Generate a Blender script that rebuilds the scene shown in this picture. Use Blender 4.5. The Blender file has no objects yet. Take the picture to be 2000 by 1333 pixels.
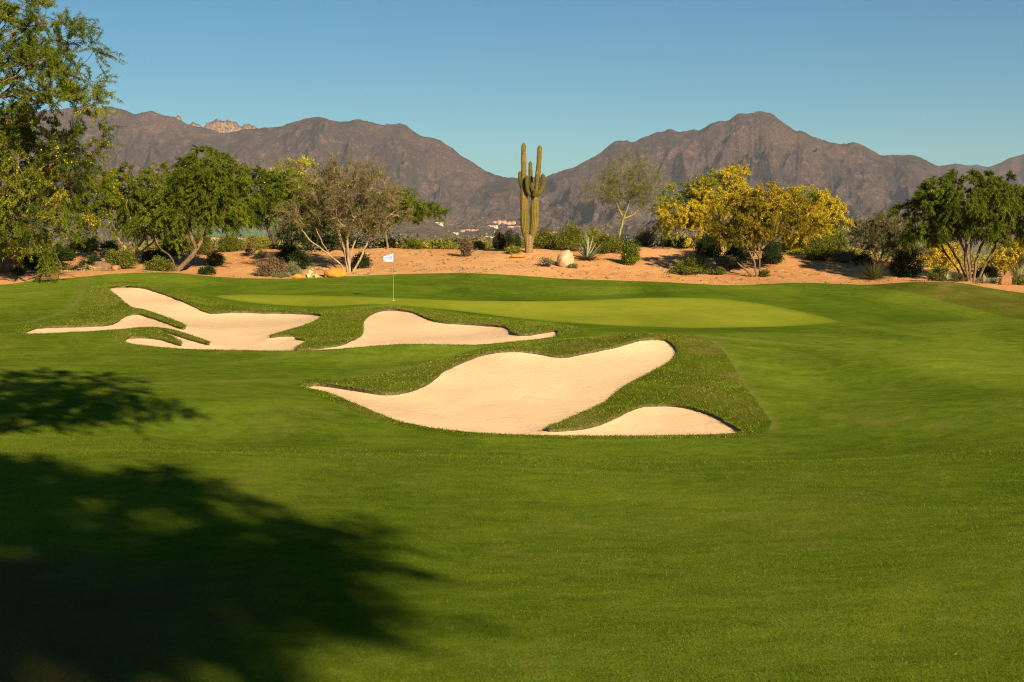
import bpy, math, time
import numpy as np
from mathutils import Vector
from mathutils.geometry import delaunay_2d_cdt
T0 = time.time()
R = math.radians
scene = bpy.context.scene
col = scene.collection

# ------------------------------------------------------------------ camera
F = 2800.0                      # focal length in photo pixels (photo is 2000 x 1333)
HZ = 465.0                      # row of the horizon
PITCH = math.atan((666.5 - HZ) / F)
CP, SP = math.cos(PITCH), math.sin(PITCH)
CAMZ = 4.0
cam = bpy.data.cameras.new('camera')
cam.sensor_width = 36.0
cam.lens = 36.0 * F / 2000.0
cam.clip_start = 0.1
cam.clip_end = 40000
cam.dof.use_dof = True
cam.dof.focus_distance = 60.0
cam.dof.aperture_fstop = 8.0
camo = bpy.data.objects.new('camera', cam)
camo.location = (0, 0, CAMZ)
camo.rotation_euler = (math.pi / 2 - PITCH, 0, 0)
col.objects.link(camo)
scene.camera = camo

# ------------------------------------------------------------------ world, sun, exposure
SUN_EL, SUN_AZ = R(22), R(25)   # sun behind the camera, 25 degrees to its right
world = bpy.data.worlds.new('World')
scene.world = world
world.use_nodes = True
wn = world.node_tree.nodes
wl = world.node_tree.links
for n in list(wn):
    wn.remove(n)
wo = wn.new('ShaderNodeOutputWorld')
wb = wn.new('ShaderNodeBackground')
ws = wn.new('ShaderNodeTexSky')
ws.sky_type = 'NISHITA'
ws.sun_disc = False
ws.sun_elevation = SUN_EL
ws.sun_rotation = math.pi - SUN_AZ
ws.altitude = 600
ws.air_density = 1.0
ws.dust_density = 0.15
ws.ozone_density = 2.5
wh = wn.new('ShaderNodeHueSaturation')
wh.inputs['Saturation'].default_value = 1.2
wl.new(ws.outputs[0], wh.inputs['Color'])
wt = wn.new('ShaderNodeMix'); wt.data_type = 'RGBA'; wt.blend_type = 'MULTIPLY'
wt.inputs[0].default_value = 1.0
wl.new(wh.outputs[0], wt.inputs[6])
wt.inputs[7].default_value = (0.29, 0.52, 0.57, 1)
wl.new(wt.outputs[2], wb.inputs['Color'])
wb.inputs['Strength'].default_value = 0.05
wl.new(wb.outputs[0], wo.inputs['Surface'])

sl = bpy.data.lights.new('sun', 'SUN')
sl.energy = 5.0
sl.angle = R(0.55)
sl.color = (1.0, 0.80, 0.50)
so = bpy.data.objects.new('sun', sl)
sd = Vector((math.sin(SUN_AZ) * math.cos(SUN_EL), -math.cos(SUN_AZ) * math.cos(SUN_EL), math.sin(SUN_EL)))
so.rotation_euler = sd.to_track_quat('Z', 'Y').to_euler()
so.location = sd * 60
col.objects.link(so)

scene.cycles.filter_width = 1.1
scene.cycles.use_denoising = True
scene.cycles.denoiser = 'OPENIMAGEDENOISE'
scene.cycles.denoising_input_passes = 'RGB_ALBEDO_NORMAL'
scene.cycles.denoising_prefilter = 'NONE'
scene.cycles.sample_clamp_indirect = 3.0
vs = scene.view_settings
vs.view_transform = 'Standard'
vs.look = 'None'
vs.exposure = 1.3
vs.gamma = 1.0

# ------------------------------------------------------------------ helpers
def rng(seed):
    return np.random.default_rng(seed)

def P(px, py, d):
    """world point seen at photo pixel (px, py) whose distance along the view axis' ground direction is d"""
    px = np.asarray(px, float); py = np.asarray(py, float); d = np.asarray(d, float)
    a = (px - 1000) / F
    b = -(py - 666.5) / F
    fy = CP + b * SP
    fz = -SP + b * CP
    return np.stack([a / fy * d, d + 0 * a, CAMZ + fz / fy * d], -1)

def vnoise(x, y, seed=0):
    xi = np.floor(x).astype(np.int64); yi = np.floor(y).astype(np.int64)
    fx = x - xi; fy = y - yi
    fx = fx * fx * fx * (fx * (fx * 6 - 15) + 10); fy = fy * fy * fy * (fy * (fy * 6 - 15) + 10)
    def h(a, b):
        n = (a * 374761393 + b * 668265263 + seed * 1442695041) & 0xffffffff
        n = ((n ^ (n >> 13)) * 1274126177) & 0xffffffff
        return ((n ^ (n >> 16)) & 0xffff) / 65535.0
    return ((h(xi, yi) * (1 - fx) + h(xi + 1, yi) * fx) * (1 - fy) +
            (h(xi, yi + 1) * (1 - fx) + h(xi + 1, yi + 1) * fx) * fy) * 2 - 1

def fbm(x, y, o=4, seed=0, gain=0.5, lac=2.03):
    s = 0; a = 1.0; t = 0
    for i in range(o):
        s = s + a * vnoise(x + i * 17.3, y - i * 9.1, seed + i); t += a
        x, y = (x * 0.8 - y * 0.6) * lac + 3.3, (x * 0.6 + y * 0.8) * lac + 1.9
        a *= gain
    return s / t

def ridged(x, y, o=5, seed=0):
    s = 0; a = 1.0; t = 0
    for i in range(o):
        n = 1 - np.abs(vnoise(x, y, seed + i)); s = s + a * n * n; t += a
        x, y = (x * 0.8 - y * 0.6) * 2.07 + 5.1, (x * 0.6 + y * 0.8) * 2.07 + 1.7
        a *= 0.5
    return s / t

def sstep(a, b, x):
    t = np.clip((x - a) / (b - a), 0, 1)
    return t * t * (3 - 2 * t)

def inside(poly, pts):
    x, y = pts[:, 0], pts[:, 1]
    res = np.zeros(len(pts), bool)
    bb = (x >= poly[:, 0].min()) & (x <= poly[:, 0].max()) & (y >= poly[:, 1].min()) & (y <= poly[:, 1].max())
    idx = np.nonzero(bb)[0]
    if len(idx) == 0: return res
    x = x[idx]; y = y[idx]; c = np.zeros(len(idx), bool)
    n = len(poly)
    for i in range(n):
        x1, y1 = poly[i]; x2, y2 = poly[(i + 1) % n]
        if y1 == y2: continue
        m = ((y1 > y) != (y2 > y)) & (x < (x2 - x1) * (y - y1) / (y2 - y1) + x1)
        c ^= m
    res[idx] = c
    return res

def pdist(line, pts, closed=True):
    """distance of pts to a polyline given as dense points"""
    out = np.empty(len(pts))
    A = line; B = np.roll(line, -1, 0)
    if not closed: A = A[:-1]; B = B[:-1]
    AB = B - A; L = (AB ** 2).sum(1) + 1e-12
    for s in range(0, len(pts), 2000):
        p = pts[s:s + 2000, None, :]
        t = np.clip(((p - A) * AB).sum(2) / L, 0, 1)
        q = A + t[..., None] * AB
        out[s:s + 2000] = np.sqrt(((p - q) ** 2).sum(2)).min(1)
    return out

def tag(o, label=None, cat=None, group=None, kind=None):
    if label: o['label'] = label
    if cat: o['category'] = cat
    if group: o['group'] = group
    if kind: o['kind'] = kind
    return o

def empty(name, loc):
    o = bpy.data.objects.new(name, None)
    o.location = loc
    o.empty_display_size = 0.3
    col.objects.link(o)
    return o

def mesh_obj(name, V, faces, m, parent=None, smooth=False, fattr=None, vattr=None, normals=None):
    """V (n,3); faces: (k,3)/(k,4) array or list of such arrays"""
    me = bpy.data.meshes.new(name)
    V = np.asarray(V, np.float32)
    if parent is not None:
        V = V - np.array(parent.location, np.float32) if parent.parent is None else V
    if not isinstance(faces, list): faces = [faces]
    faces = [np.asarray(f, np.int32) for f in faces if len(f)]
    loops = np.concatenate([f.ravel() for f in faces])
    tot = np.concatenate([np.full(len(f), f.shape[1], np.int32) for f in faces])
    start = np.concatenate([[0], np.cumsum(tot)[:-1]]).astype(np.int32)
    me.vertices.add(len(V)); me.vertices.foreach_set('co', V.ravel())
    me.loops.add(len(loops)); me.loops.foreach_set('vertex_index', loops)
    me.polygons.add(len(tot)); me.polygons.foreach_set('loop_start', start)
    me.polygons.foreach_set('loop_total', tot)
    me.update(calc_edges=True)
    if smooth: me.polygons.foreach_set('use_smooth', np.ones(len(tot), bool))
    if fattr:
        for k, v in fattr.items():
            a = me.attributes.new(k, 'FLOAT', 'FACE'); a.data.foreach_set('value', np.asarray(v, np.float32))
    if vattr:
        for k, v in vattr.items():
            a = me.attributes.new(k, 'FLOAT', 'POINT'); a.data.foreach_set('value', np.asarray(v, np.float32))
    if normals is not None:
        me.normals_split_custom_set_from_vertices(np.asarray(normals, float).tolist())
    if m: me.materials.append(m)
    o = bpy.data.objects.new(name, me)
    col.objects.link(o)
    if parent is not None: o.parent = parent
    return o

# ------------------------------------------------------------------ materials
class NT:
    def __init__(self, name):
        self.m = bpy.data.materials.new(name); self.m.use_nodes = True
        self.t = self.m.node_tree; self.n = self.t.nodes; self.l = self.t.links
        for n in list(self.n): self.n.remove(n)
        self.out = self.n.new('ShaderNodeOutputMaterial')
        self.co = self.n.new('ShaderNodeTexCoord').outputs['Object']
    def link(self, a, b):
        if hasattr(a, 'links'): self.l.new(a, b)
        else: b.default_value = a if not isinstance(a, tuple) or len(a) == 4 or b.type == 'VECTOR' else (*a, 1)
    def mapping(self, scale=(1, 1, 1), rot=(0, 0, 0), co=None):
        n = self.n.new('ShaderNodeMapping'); n.inputs['Scale'].default_value = scale; n.inputs['Rotation'].default_value = rot
        self.l.new(co or self.co, n.inputs['Vector']); return n.outputs[0]
    def noise(self, scale, detail=3, rough=0.55, co=None, dist=0.0):
        n = self.n.new('ShaderNodeTexNoise'); n.inputs['Scale'].default_value = scale
        n.inputs['Detail'].default_value = detail; n.inputs['Roughness'].default_value = rough
        n.inputs['Distortion'].default_value = dist
        self.l.new(co or self.co, n.inputs['Vector']); return n.outputs['Fac']
    def voro(self, scale, co=None, feature='F1', out='Distance', rnd=1.0):
        n = self.n.new('ShaderNodeTexVoronoi'); n.inputs['Scale'].default_value = scale; n.feature = feature
        n.inputs['Randomness'].default_value = rnd
        self.l.new(co or self.co, n.inputs['Vector']); return n.outputs[out]
    def ramp(self, f, stops):
        n = self.n.new('ShaderNodeValToRGB'); e = n.color_ramp.elements
        while len(e) < len(stops): e.new(0.5)
        for i, (p, c) in enumerate(stops):
            e[i].position = p; e[i].color = (*c, 1) if isinstance(c, tuple) else (c, c, c, 1)
        self.link(f, n.inputs[0]); return n.outputs[0]
    def mix(self, f, a, b, mode='MIX'):
        n = self.n.new('ShaderNodeMix'); n.data_type = 'RGBA'; n.blend_type = mode
        self.link(f, n.inputs[0]); self.link(a, n.inputs[6]); self.link(b, n.inputs[7]); return n.outputs[2]
    def math(self, op, a, b=0.0):
        n = self.n.new('ShaderNodeMath'); n.operation = op
        self.link(a, n.inputs[0]); self.link(b, n.inputs[1]); return n.outputs[0]
    def attr(self, name):
        n = self.n.new('ShaderNodeAttribute'); n.attribute_name = name; return n.outputs['Fac']
    def bump(self, h, strength=0.5, dist=0.05, normal=None):
        n = self.n.new('ShaderNodeBump'); n.inputs['Strength'].default_value = strength; n.inputs['Distance'].default_value = dist
        self.l.new(h, n.inputs['Height'])
        if normal: self.l.new(normal, n.inputs['Normal'])
        return n.outputs[0]
    def bsdf(self, c, rough=0.9, normal=None, spec=0.15, sheen=0.0):
        n = self.n.new('ShaderNodeBsdfPrincipled')
        self.link(c, n.inputs['Base Color']); self.link(rough, n.inputs['Roughness'])
        n.inputs['Specular IOR Level'].default_value = spec
        if sheen: n.inputs['Sheen Weight'].default_value = sheen
        if normal: self.l.new(normal, n.inputs['Normal'])
        return n.outputs[0]
    def done(self, s):
        self.l.new(s, self.out.inputs['Surface']); return self.m

def mat_grass(name, dark, mid, light, dry, dry_lo, dry_hi, big=0.16, fine=38.0, bump=0.6, line=False, bd=0.02, fade=False):
    t = NT(name)
    n1 = t.noise(big, 4, 0.6, t.mapping((1.0, 0.45, 1.0), (0, 0, 0.25)), 0.6)
    n2 = t.noise(3.0, 6, 0.72)
    n3 = t.math('ADD', t.math('MULTIPLY', t.noise(fine, 3, 0.75), 0.55), t.math('MULTIPLY', t.noise(fine * 3.1, 2, 0.7), 0.45))
    s = t.math('ADD', t.math('MULTIPLY', n1, 0.4), t.math('ADD', t.math('MULTIPLY', n2, 0.25), t.math('MULTIPLY', n3, 0.35)))
    c = t.ramp(s, [(0.38, dark), (0.5, mid), (0.61, light)])
    st = t.noise(1.1, 5, 0.7, t.mapping((0.5, 1.2, 1.0), (0, 0, 0.12)), 0.4)
    c = t.mix(t.ramp(st, [(0.36, 0.3), (0.5, 0.0)]), c, dark)
    c = t.mix(t.ramp(st, [(0.54, 0.0), (0.68, 0.25)]), c, light)
    d1 = t.noise(0.45, 5, 0.65, t.mapping((1, 0.6, 1), (0, 0, -0.3)), 0.8)
    d = t.math('ADD', t.math('MULTIPLY', d1, 0.75), t.math('MULTIPLY', t.noise(fine * 0.7, 2, 0.6), 0.25))
    c = t.mix(t.ramp(d, [(dry_lo, 0.0), (dry_hi, 1.0)]), c, dry)
    fl = t.noise(26.0, 1, 0.5)
    c = t.mix(t.ramp(fl, [(0.74, 0.0), (0.8, 0.45)]), c, (dry[0] * 1.5, dry[1] * 1.4, dry[2] * 1.3))
    if fade:
        fa = t.math('MULTIPLY', t.attr('edge'), t.math('ADD', 0.15, t.math('MULTIPLY', n2, 0.9)))
        c = t.mix(fa, c, (0.095, 0.145, 0.010))
    if line:
        c = t.mix(t.math('MULTIPLY', t.attr('edge'), t.math('MULTIPLY', n2, 1.3)), c, (0.16, 0.165, 0.04))
        c = t.mix(t.attr('bare'), c, (0.085, 0.062, 0.03))
    h = t.math('ADD', t.math('MULTIPLY', n3, 1.0), t.math('MULTIPLY', n2, 1.5))
    nb = t.bump(h, bump, bd)
    return t.done(t.bsdf(c, 0.95, nb, 0.0))

M = {}
M['fairway'] = mat_grass('fairway_turf', (0.034, 0.060, 0.004), (0.100, 0.154, 0.012), (0.178, 0.232, 0.021), (0.19, 0.15, 0.045), 0.56, 0.76, line=True, bump=0.9, bd=0.03)
M['fringe'] = mat_grass('collar_turf', (0.036, 0.066, 0.005), (0.080, 0.128, 0.009), (0.145, 0.19, 0.016), (0.18, 0.15, 0.04), 0.60, 0.82)
M['green'] = mat_grass('putting_turf', (0.14, 0.178, 0.013), (0.20, 0.235, 0.02), (0.26, 0.28, 0.03), (0.24, 0.21, 0.04), 0.6, 0.9, big=0.22, bump=0.3, bd=0.01, fade=True)
M['rough'] = mat_grass('bunker_rough_turf', (0.036, 0.06, 0.005), (0.095, 0.132, 0.010), (0.175, 0.21, 0.022), (0.25, 0.19, 0.06), 0.48, 0.68, bump=1.0, bd=0.08)
M['olive'] = mat_grass('dry_rough_turf', (0.045, 0.062, 0.005), (0.098, 0.122, 0.012), (0.15, 0.165, 0.02), (0.22, 0.16, 0.05), 0.50, 0.72, bump=0.9, bd=0.06)

def mat_sand():
    t = NT('bunker_sand')
    n1 = t.noise(0.5, 4, 0.6); n2 = t.noise(9, 4, 0.65); n3 = t.noise(90, 2, 0.7)
    c = t.ramp(n1, [(0.3, (0.61, 0.435, 0.275)), (0.7, (0.67, 0.49, 0.32))])
    c = t.mix(t.ramp(n3, [(0.4, 0.14), (0.62, 0.0)]), c, (0.5, 0.33, 0.17))
    sp = t.voro(5.0)
    c = t.mix(t.ramp(sp, [(0.03, 0.6), (0.055, 0.0)]), c, (0.25, 0.17, 0.09))
    w = t.n.new('ShaderNodeTexWave'); w.wave_type = 'BANDS'; w.inputs['Scale'].default_value = 6.0; w.inputs['Distortion'].default_value = 5.0
    w.inputs['Detail'].default_value = 3; w.inputs['Detail Scale'].default_value = 0.35
    t.l.new(t.mapping((1, 1, 0), (0, 0, 0.6)), w.inputs['Vector'])
    fp = t.noise(3.2, 2, 0.5, None, 1.2)
    c = t.mix(t.ramp(fp, [(0.30, 0.35), (0.40, 0.0)]), c, (0.46, 0.33, 0.18))
    h = t.math('ADD', t.math('MULTIPLY', n2, 1.0), t.math('ADD', t.math('MULTIPLY', w.outputs['Fac'], 0.07), t.math('ADD', t.math('MULTIPLY', fp, 1.6), t.math('MULTIPLY', n3, 0.3))))
    return t.done(t.bsdf(c, 0.95, t.bump(h, 0.4, 0.03), 0.0))
M['sand'] = mat_sand()

def mat_desert():
    t = NT('decomposed_granite')
    n1 = t.noise(0.12, 4, 0.6); n2 = t.noise(1.5, 5, 0.65); n3 = t.noise(14, 3, 0.7)
    s = t.math('ADD', t.math('MULTIPLY', n1, 0.5), t.math('ADD', t.math('MULTIPLY', n2, 0.3), t.math('MULTIPLY', n3, 0.2)))
    c = t.ramp(s, [(0.36, (0.43, 0.185, 0.07)), (0.5, (0.53, 0.275, 0.115)), (0.64, (0.62, 0.37, 0.175))])
    sp = t.voro(1.6, out='Distance')
    c = t.mix(t.ramp(t.math('ADD', sp, t.math('MULTIPLY', n3, 0.2)), [(0.15, 0.75), (0.24, 0.0)]), c, (0.2, 0.12, 0.06))
    c = t.mix(t.ramp(n2, [(0.56, 0.0), (0.72, 0.5)]), c, (0.42, 0.33, 0.16))
    # beyond the mound: scrubby far plain
    g = t.n.new('ShaderNodeSeparateXYZ'); t.l.new(t.co, g.inputs[0])
    far = t.math('MULTIPLY', t.math('SUBTRACT', g.outputs['Y'], 110.0), 0.02)
    fc = t.ramp(t.noise(0.05, 6, 0.7), [(0.4, (0.10, 0.11, 0.045)), (0.55, (0.2, 0.17, 0.09)), (0.66, (0.3, 0.22, 0.13))])
    f2 = t.n.new('ShaderNodeClamp'); t.l.new(far, f2.inputs[0])
    c = t.mix(f2.outputs[0], c, fc)
    h = t.math('ADD', t.math('MULTIPLY', n2, 2.0), n3)
    return t.done(t.bsdf(c, 0.95, t.bump(h, 0.7, 0.08), 0.05))
M['desert'] = mat_desert()

def mat_simple(name, c, rough=0.8, spec=0.2, var=0.25, scale=6.0, bump=0.3, bd=0.02, sc=(1, 1, 1)):
    t = NT(name)
    co = t.mapping(sc)
    n = t.noise(scale, 4, 0.6, co)
    lo = tuple(x * (1 - var) for x in c); hi = tuple(min(1, x * (1 + var)) for x in c)
    cc = t.ramp(n, [(0.35, lo), (0.65, hi)])
    return t.done(t.bsdf(cc, rough, t.bump(n, bump, bd), spec))

def mat_leaf(name, lo, hi, trans=0.3, tip=None):
    t = NT(name)
    v = t.attr('v')
    stops = [(0.0, lo), (1.0, hi)] if tip is None else [(0.0, lo), (0.7, hi), (1.0, tip)]
    c = t.ramp(v, stops)
    d = t.n.new('ShaderNodeBsdfDiffuse'); t.l.new(c, d.inputs[0])
    tr = t.n.new('ShaderNodeBsdfTranslucent'); t.l.new(c, tr.inputs[0])
    mx = t.n.new('ShaderNodeMixShader'); mx.inputs[0].default_value = trans
    t.l.new(d.outputs[0], mx.inputs[1]); t.l.new(tr.outputs[0], mx.inputs[2])
    return t.done(mx.outputs[0])

M['blade'] = mat_leaf('rough_blades', (0.045, 0.08, 0.005), (0.19, 0.24, 0.02), 0.3, (0.38, 0.31, 0.11))
M['blade_short'] = mat_leaf('fairway_blades', (0.045, 0.078, 0.005), (0.125, 0.17, 0.013), 0.3, (0.20, 0.19, 0.06))
M['edge'] = mat_simple('turf_edge_soil', (0.07, 0.06, 0.025), var=0.5, scale=14, bump=0.8, bd=0.03)

# ------------------------------------------------------------------ terrain surface
CTRL = [  # (px, py, d)
 # near ground
 (1000, 1333, 7.6), (0, 1333, 7.6), (2000, 1333, 7.1), (-900, 1333, 7.6), (2900, 1333, 6.3),
 (0, 1090, 12), (700, 1085, 12), (1400, 1085, 12), (2000, 1080, 11.3), (-900, 1080, 12), (2900, 1080, 10.0),
 (0, 960, 16.5), (1000, 975, 16), (2000, 975, 15.0),
 (0, 885, 20.5), (500, 893, 20), (1000, 908, 19.5), (1400, 918, 19.5), (2000, 918, 18.7), (-900, 870, 21), (2900, 930, 16.5),
 (0, 838, 26), (400, 860, 27), (800, 880, 26.2), (1300, 893, 26.5), (1700, 893, 25.6), (2000, 880, 23.6), (-900, 830, 27), (2900, 890, 21),
 (0, 775, 31), (0, 700, 40), (300, 770, 31.5), (300, 700, 40), (560, 790, 30.5), (560, 725, 37.5),
 (-900, 740, 36), (-600, 690, 44),
 # main bunker
 (590, 753, 34.5), (700, 742, 36), (780, 832, 29.3), (1080, 853, 29), (1460, 848, 29.5), (1000, 800, 32), (900, 745, 35.5),
 (870, 712, 38), (1000, 676, 40.2), (1090, 690, 40), (1250, 655, 42.2), (1330, 680, 40.8), (1150, 740, 36.3), (1200, 800, 32.5),
 (1300, 787, 33.5), (1400, 760, 34.2), (1520, 835, 30.5),
 # back of main rim
 (700, 718, 39.5), (900, 700, 41.5), (1150, 664, 44.5),
 # right slopes
 (1430, 680, 42), (1600, 760, 36.2), (1600, 690, 42.6), (1800, 800, 31), (2000, 780, 31.8), (1800, 705, 38.6), (2000, 715, 38),
 (2500, 780, 30), (2500, 690, 39), (1400, 655, 44.8), (1700, 665, 46), (2000, 670, 44.3), (2500, 650, 48),
 (1550, 642, 51), (1800, 636, 52), (1960, 630, 52.5), (2200, 622, 54), (1700, 627, 55), (1900, 615, 58), (2000, 600, 62), (2300, 605, 60),
 # left bunkers
 (40, 652, 47), (150, 650, 47), (240, 640, 48.5), (210, 562, 63), (300, 563, 62.5), (360, 590, 57), (260, 604, 55), (360, 640, 48.5),
 (400, 610, 55), (500, 605, 56.5), (630, 611, 55.5), (240, 668, 44.5), (400, 685, 42.5), (500, 660, 46.5), (500, 686, 42.5), (680, 680, 42.8), (850, 673, 43.3),
 (950, 672, 43.8), (1060, 660, 44.7), (1100, 648, 46.5), (770, 600, 55), (700, 625, 50.5), (850, 640, 48.5), (900, 622, 51.5), (1000, 636, 49),
 (640, 640, 48), (0, 665, 45), (0, 610, 55), (-600, 640, 50), (-600, 580, 62), (100, 580, 60),
 # green
 (640, 602, 57), (700, 596, 58.5), (450, 590, 60), (420, 577, 65), (768, 588, 63), (600, 578, 66), (1000, 588, 65), (1000, 625, 54), (1200, 638, 51.5), (1300, 600, 62),
 (1500, 588, 67), (1640, 630, 54.5), (1500, 638, 52), (900, 610, 57),
 # slope behind the green
 (400, 562, 69), (600, 562, 70), (768, 562, 70.5), (1000, 570, 70.5), (1200, 575, 71), (1350, 570, 72), (1600, 600, 63.5), (1700, 585, 67), (1500, 570, 71.5),
 (0, 558, 68), (70, 547, 70), (180, 538, 72), (300, 532, 75), (420, 542, 77), (560, 545, 78), (720, 538, 79), (900, 533, 80), (1040, 540, 80), (1200, 548, 80),
 (1380, 556, 79.5), (1440, 558, 79), (1560, 552, 77), (1700, 557, 77), (1800, 550, 75), (1880, 553, 75), (2000, 573, 72), (2000, 585, 68), (2300, 590, 70),
 (-400, 560, 70),
 # desert mound
 (-300, 530, 86), (0, 520, 84), (150, 500, 90), (250, 492, 92), (420, 500, 93), (420, 520, 85), (520, 490, 94), (640, 500, 92), (770, 488, 94), (770, 512, 86),
 (900, 497, 92), (900, 515, 86), (1035, 489, 90), (1100, 520, 85), (1150, 500, 90), (1240, 484, 94), (1240, 520, 86), (1400, 490, 93), (1400, 530, 85), (1500, 495, 92), (1478, 541, 81.5),
 (1600, 503, 91), (1600, 530, 84), (1720, 514, 89), (1850, 540, 82), (2000, 552, 80), (2000, 545, 88), (2300, 560, 86),
]
# points off the sides / behind (x, y, z) relative to the camera height
EXTRA = [(0, 0, -2.2), (-10, 0, -2.2), (10, 0, -2.2), (0, -20, -1.8), (-20, -20, -1.6), (20, -20, -1.8), (-30, 5, -2.0), (30, 5, -1.2), (-35, 25, -2.6), (35, 25, -2.2),
         (-45, 60, -2.4), (55, 60, -2.6), (-50, 95, -1.6), (60, 95, -2.2), (-40, 110, -2.2), (0, 110, -2.0), (25, 110, -2.0), (-20, 110, -1.7), (60, 110, -3.0)]
C = np.array(CTRL, float)
cp = P(C[:, 0], C[:, 1], C[:, 2])
ex = np.array(EXTRA, float); ex[:, 2] += CAMZ
cp = np.vstack([cp, ex])
def _phi(r2):
    return 0.5 * r2 * np.log(r2 + 1e-9)
cx, cy, cz = cp.T
S_ = 10.0
K = _phi(((cx[:, None] - cx) ** 2 + (cy[:, None] - cy) ** 2) / S_ ** 2)
K += np.eye(len(cx)) * 0.0015
Pm = np.stack([np.ones_like(cx), cx / S_, cy / S_], 1)
A_ = np.block([[K, Pm], [Pm.T, np.zeros((3, 3))]])
W_ = np.linalg.solve(A_, np.concatenate([cz, np.zeros(3)]))

def tps(x, y):
    x = np.asarray(x, float); y = np.asarray(y, float)
    sh = x.shape; x = x.ravel(); y = y.ravel(); out = np.empty(len(x))
    for s in range(0, len(x), 20000):
        a = x[s:s + 20000]; b = y[s:s + 20000]
        out[s:s + 20000] = _phi(((a[:, None] - cx) ** 2 + (b[:, None] - cy) ** 2) / S_ ** 2) @ W_[:-3] + W_[-3] + W_[-2] * a / S_ + W_[-1] * b / S_
    return out.reshape(sh)

def H(x, y):
    x = np.asarray(x, float); y = np.asarray(y, float)
    xx = np.clip(x, -55, 60); yy = np.clip(y, -25, 112)
    z = tps(xx, yy)
    z = z + 0.025 * fbm(x / 4.0, y / 6.0, 2, 3) * sstep(6, 14, y)
    z = z + 0.11 * fbm(x / 11.0 + 5 + y / 30, y / 4.2, 2, 13) * sstep(48, 60, y) * sstep(84, 78, y) + (0.13 + 0.07 * sstep(0, 8, x)) * fbm(x / 9.0 + 2, y / 5.5 + x / 40, 2, 17) * sstep(9, 17, y) * sstep(50, 42, y)
    des = sstep(80, 88, y)
    z = z + des * 0.10 * fbm(x / 3.0, y / 3.0, 4, 9)
    out = np.maximum(np.maximum(np.abs(x) - 45, 0) / 60, np.maximum(sstep(98, 180, y), sstep(-20, -80, y)))
    out = np.clip(out, 0, 1); out = out * out * (3 - 2 * out)
    far = CAMZ - 9.5 + 1.2 * fbm(x / 90, y / 90, 4, 21) * sstep(120, 300, np.hypot(x, y))
    return z * (1 - out) + far * out

def cast(px, py, dmin=5.0, dmax=115.0):
    """first hit of the view ray with the terrain"""
    px = np.asarray(px, float); py = np.asarray(py, float)
    ds = np.arange(dmin, dmax, 0.25)
    res = np.empty((len(px), 3))
    for s in range(0, len(px), 200):
        a = px[s:s + 200]; b = py[s:s + 200]
        q = P(a[:, None], b[:, None], ds[None, :])
        g = q[..., 2] - H(q[..., 0], q[..., 1])
        hit = g < 0
        k = np.where(hit.any(1), hit.argmax(1), len(ds) - 1)
        lo = ds[np.maximum(k - 1, 0)]; hi = ds[k]
        for _ in range(9):
            mid = (lo + hi) / 2
            qm = P(a, b, mid); below = qm[:, 2] < H(qm[:, 0], qm[:, 1])
            hi = np.where(below, mid, hi); lo = np.where(below, lo, mid)
        res[s:s + 200] = P(a, b, (lo + hi) / 2)
    return res

def smooth_px(pts, closed=True, step=2.0, it=2):
    p = np.array(pts, float)
    for _ in range(it):    # Chaikin
        q = np.roll(p, -1, 0)
        a = p * 0.75 + q * 0.25; b = p * 0.25 + q * 0.75
        if closed: p = np.stack([a, b], 1).reshape(-1, 2)
        else: p = np.vstack([p[:1], np.stack([a[:-1], b[:-1]], 1).reshape(-1, 2), p[-1:]])
    out = []
    n = len(p)
    for i in range(n if closed else n - 1):
        a = p[i]; b = p[(i + 1) % n]; L = np.hypot(*(b - a)); k = max(1, int(L / step))
        for j in range(k): out.append(a + (b - a) * j / k)
    if not closed: out.append(p[-1])
    return np.array(out)

def outline(pts, closed=True, step=2.5, jit=0.0, seed=1, it=2):
    p = smooth_px(pts, closed, step, it)
    w = cast(p[:, 0], p[:, 1])[:, :2]
    # drop points too close together, resample very long gaps
    keep = [0]
    for i in range(1, len(w)):
        if np.hypot(*(w[i] - w[keep[-1]])) > 0.035: keep.append(i)
    w = w[keep]
    out = []
    n = len(w)
    for i in range(n if closed else n - 1):
        a = w[i]; b = w[(i + 1) % n]; L = np.hypot(*(b - a)); k = max(1, int(math.ceil(L / 0.14)))
        for j in range(k): out.append(a + (b - a) * j / k)
    if not closed: out.append(w[-1])
    w = np.array(out)
    if jit:
        w = w + jit * np.stack([fbm(w[:, 0] * 3, w[:, 1] * 3, 3, seed), fbm(w[:, 0] * 3 + 40, w[:, 1] * 3, 3, seed + 5)], 1)
    return w

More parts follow.
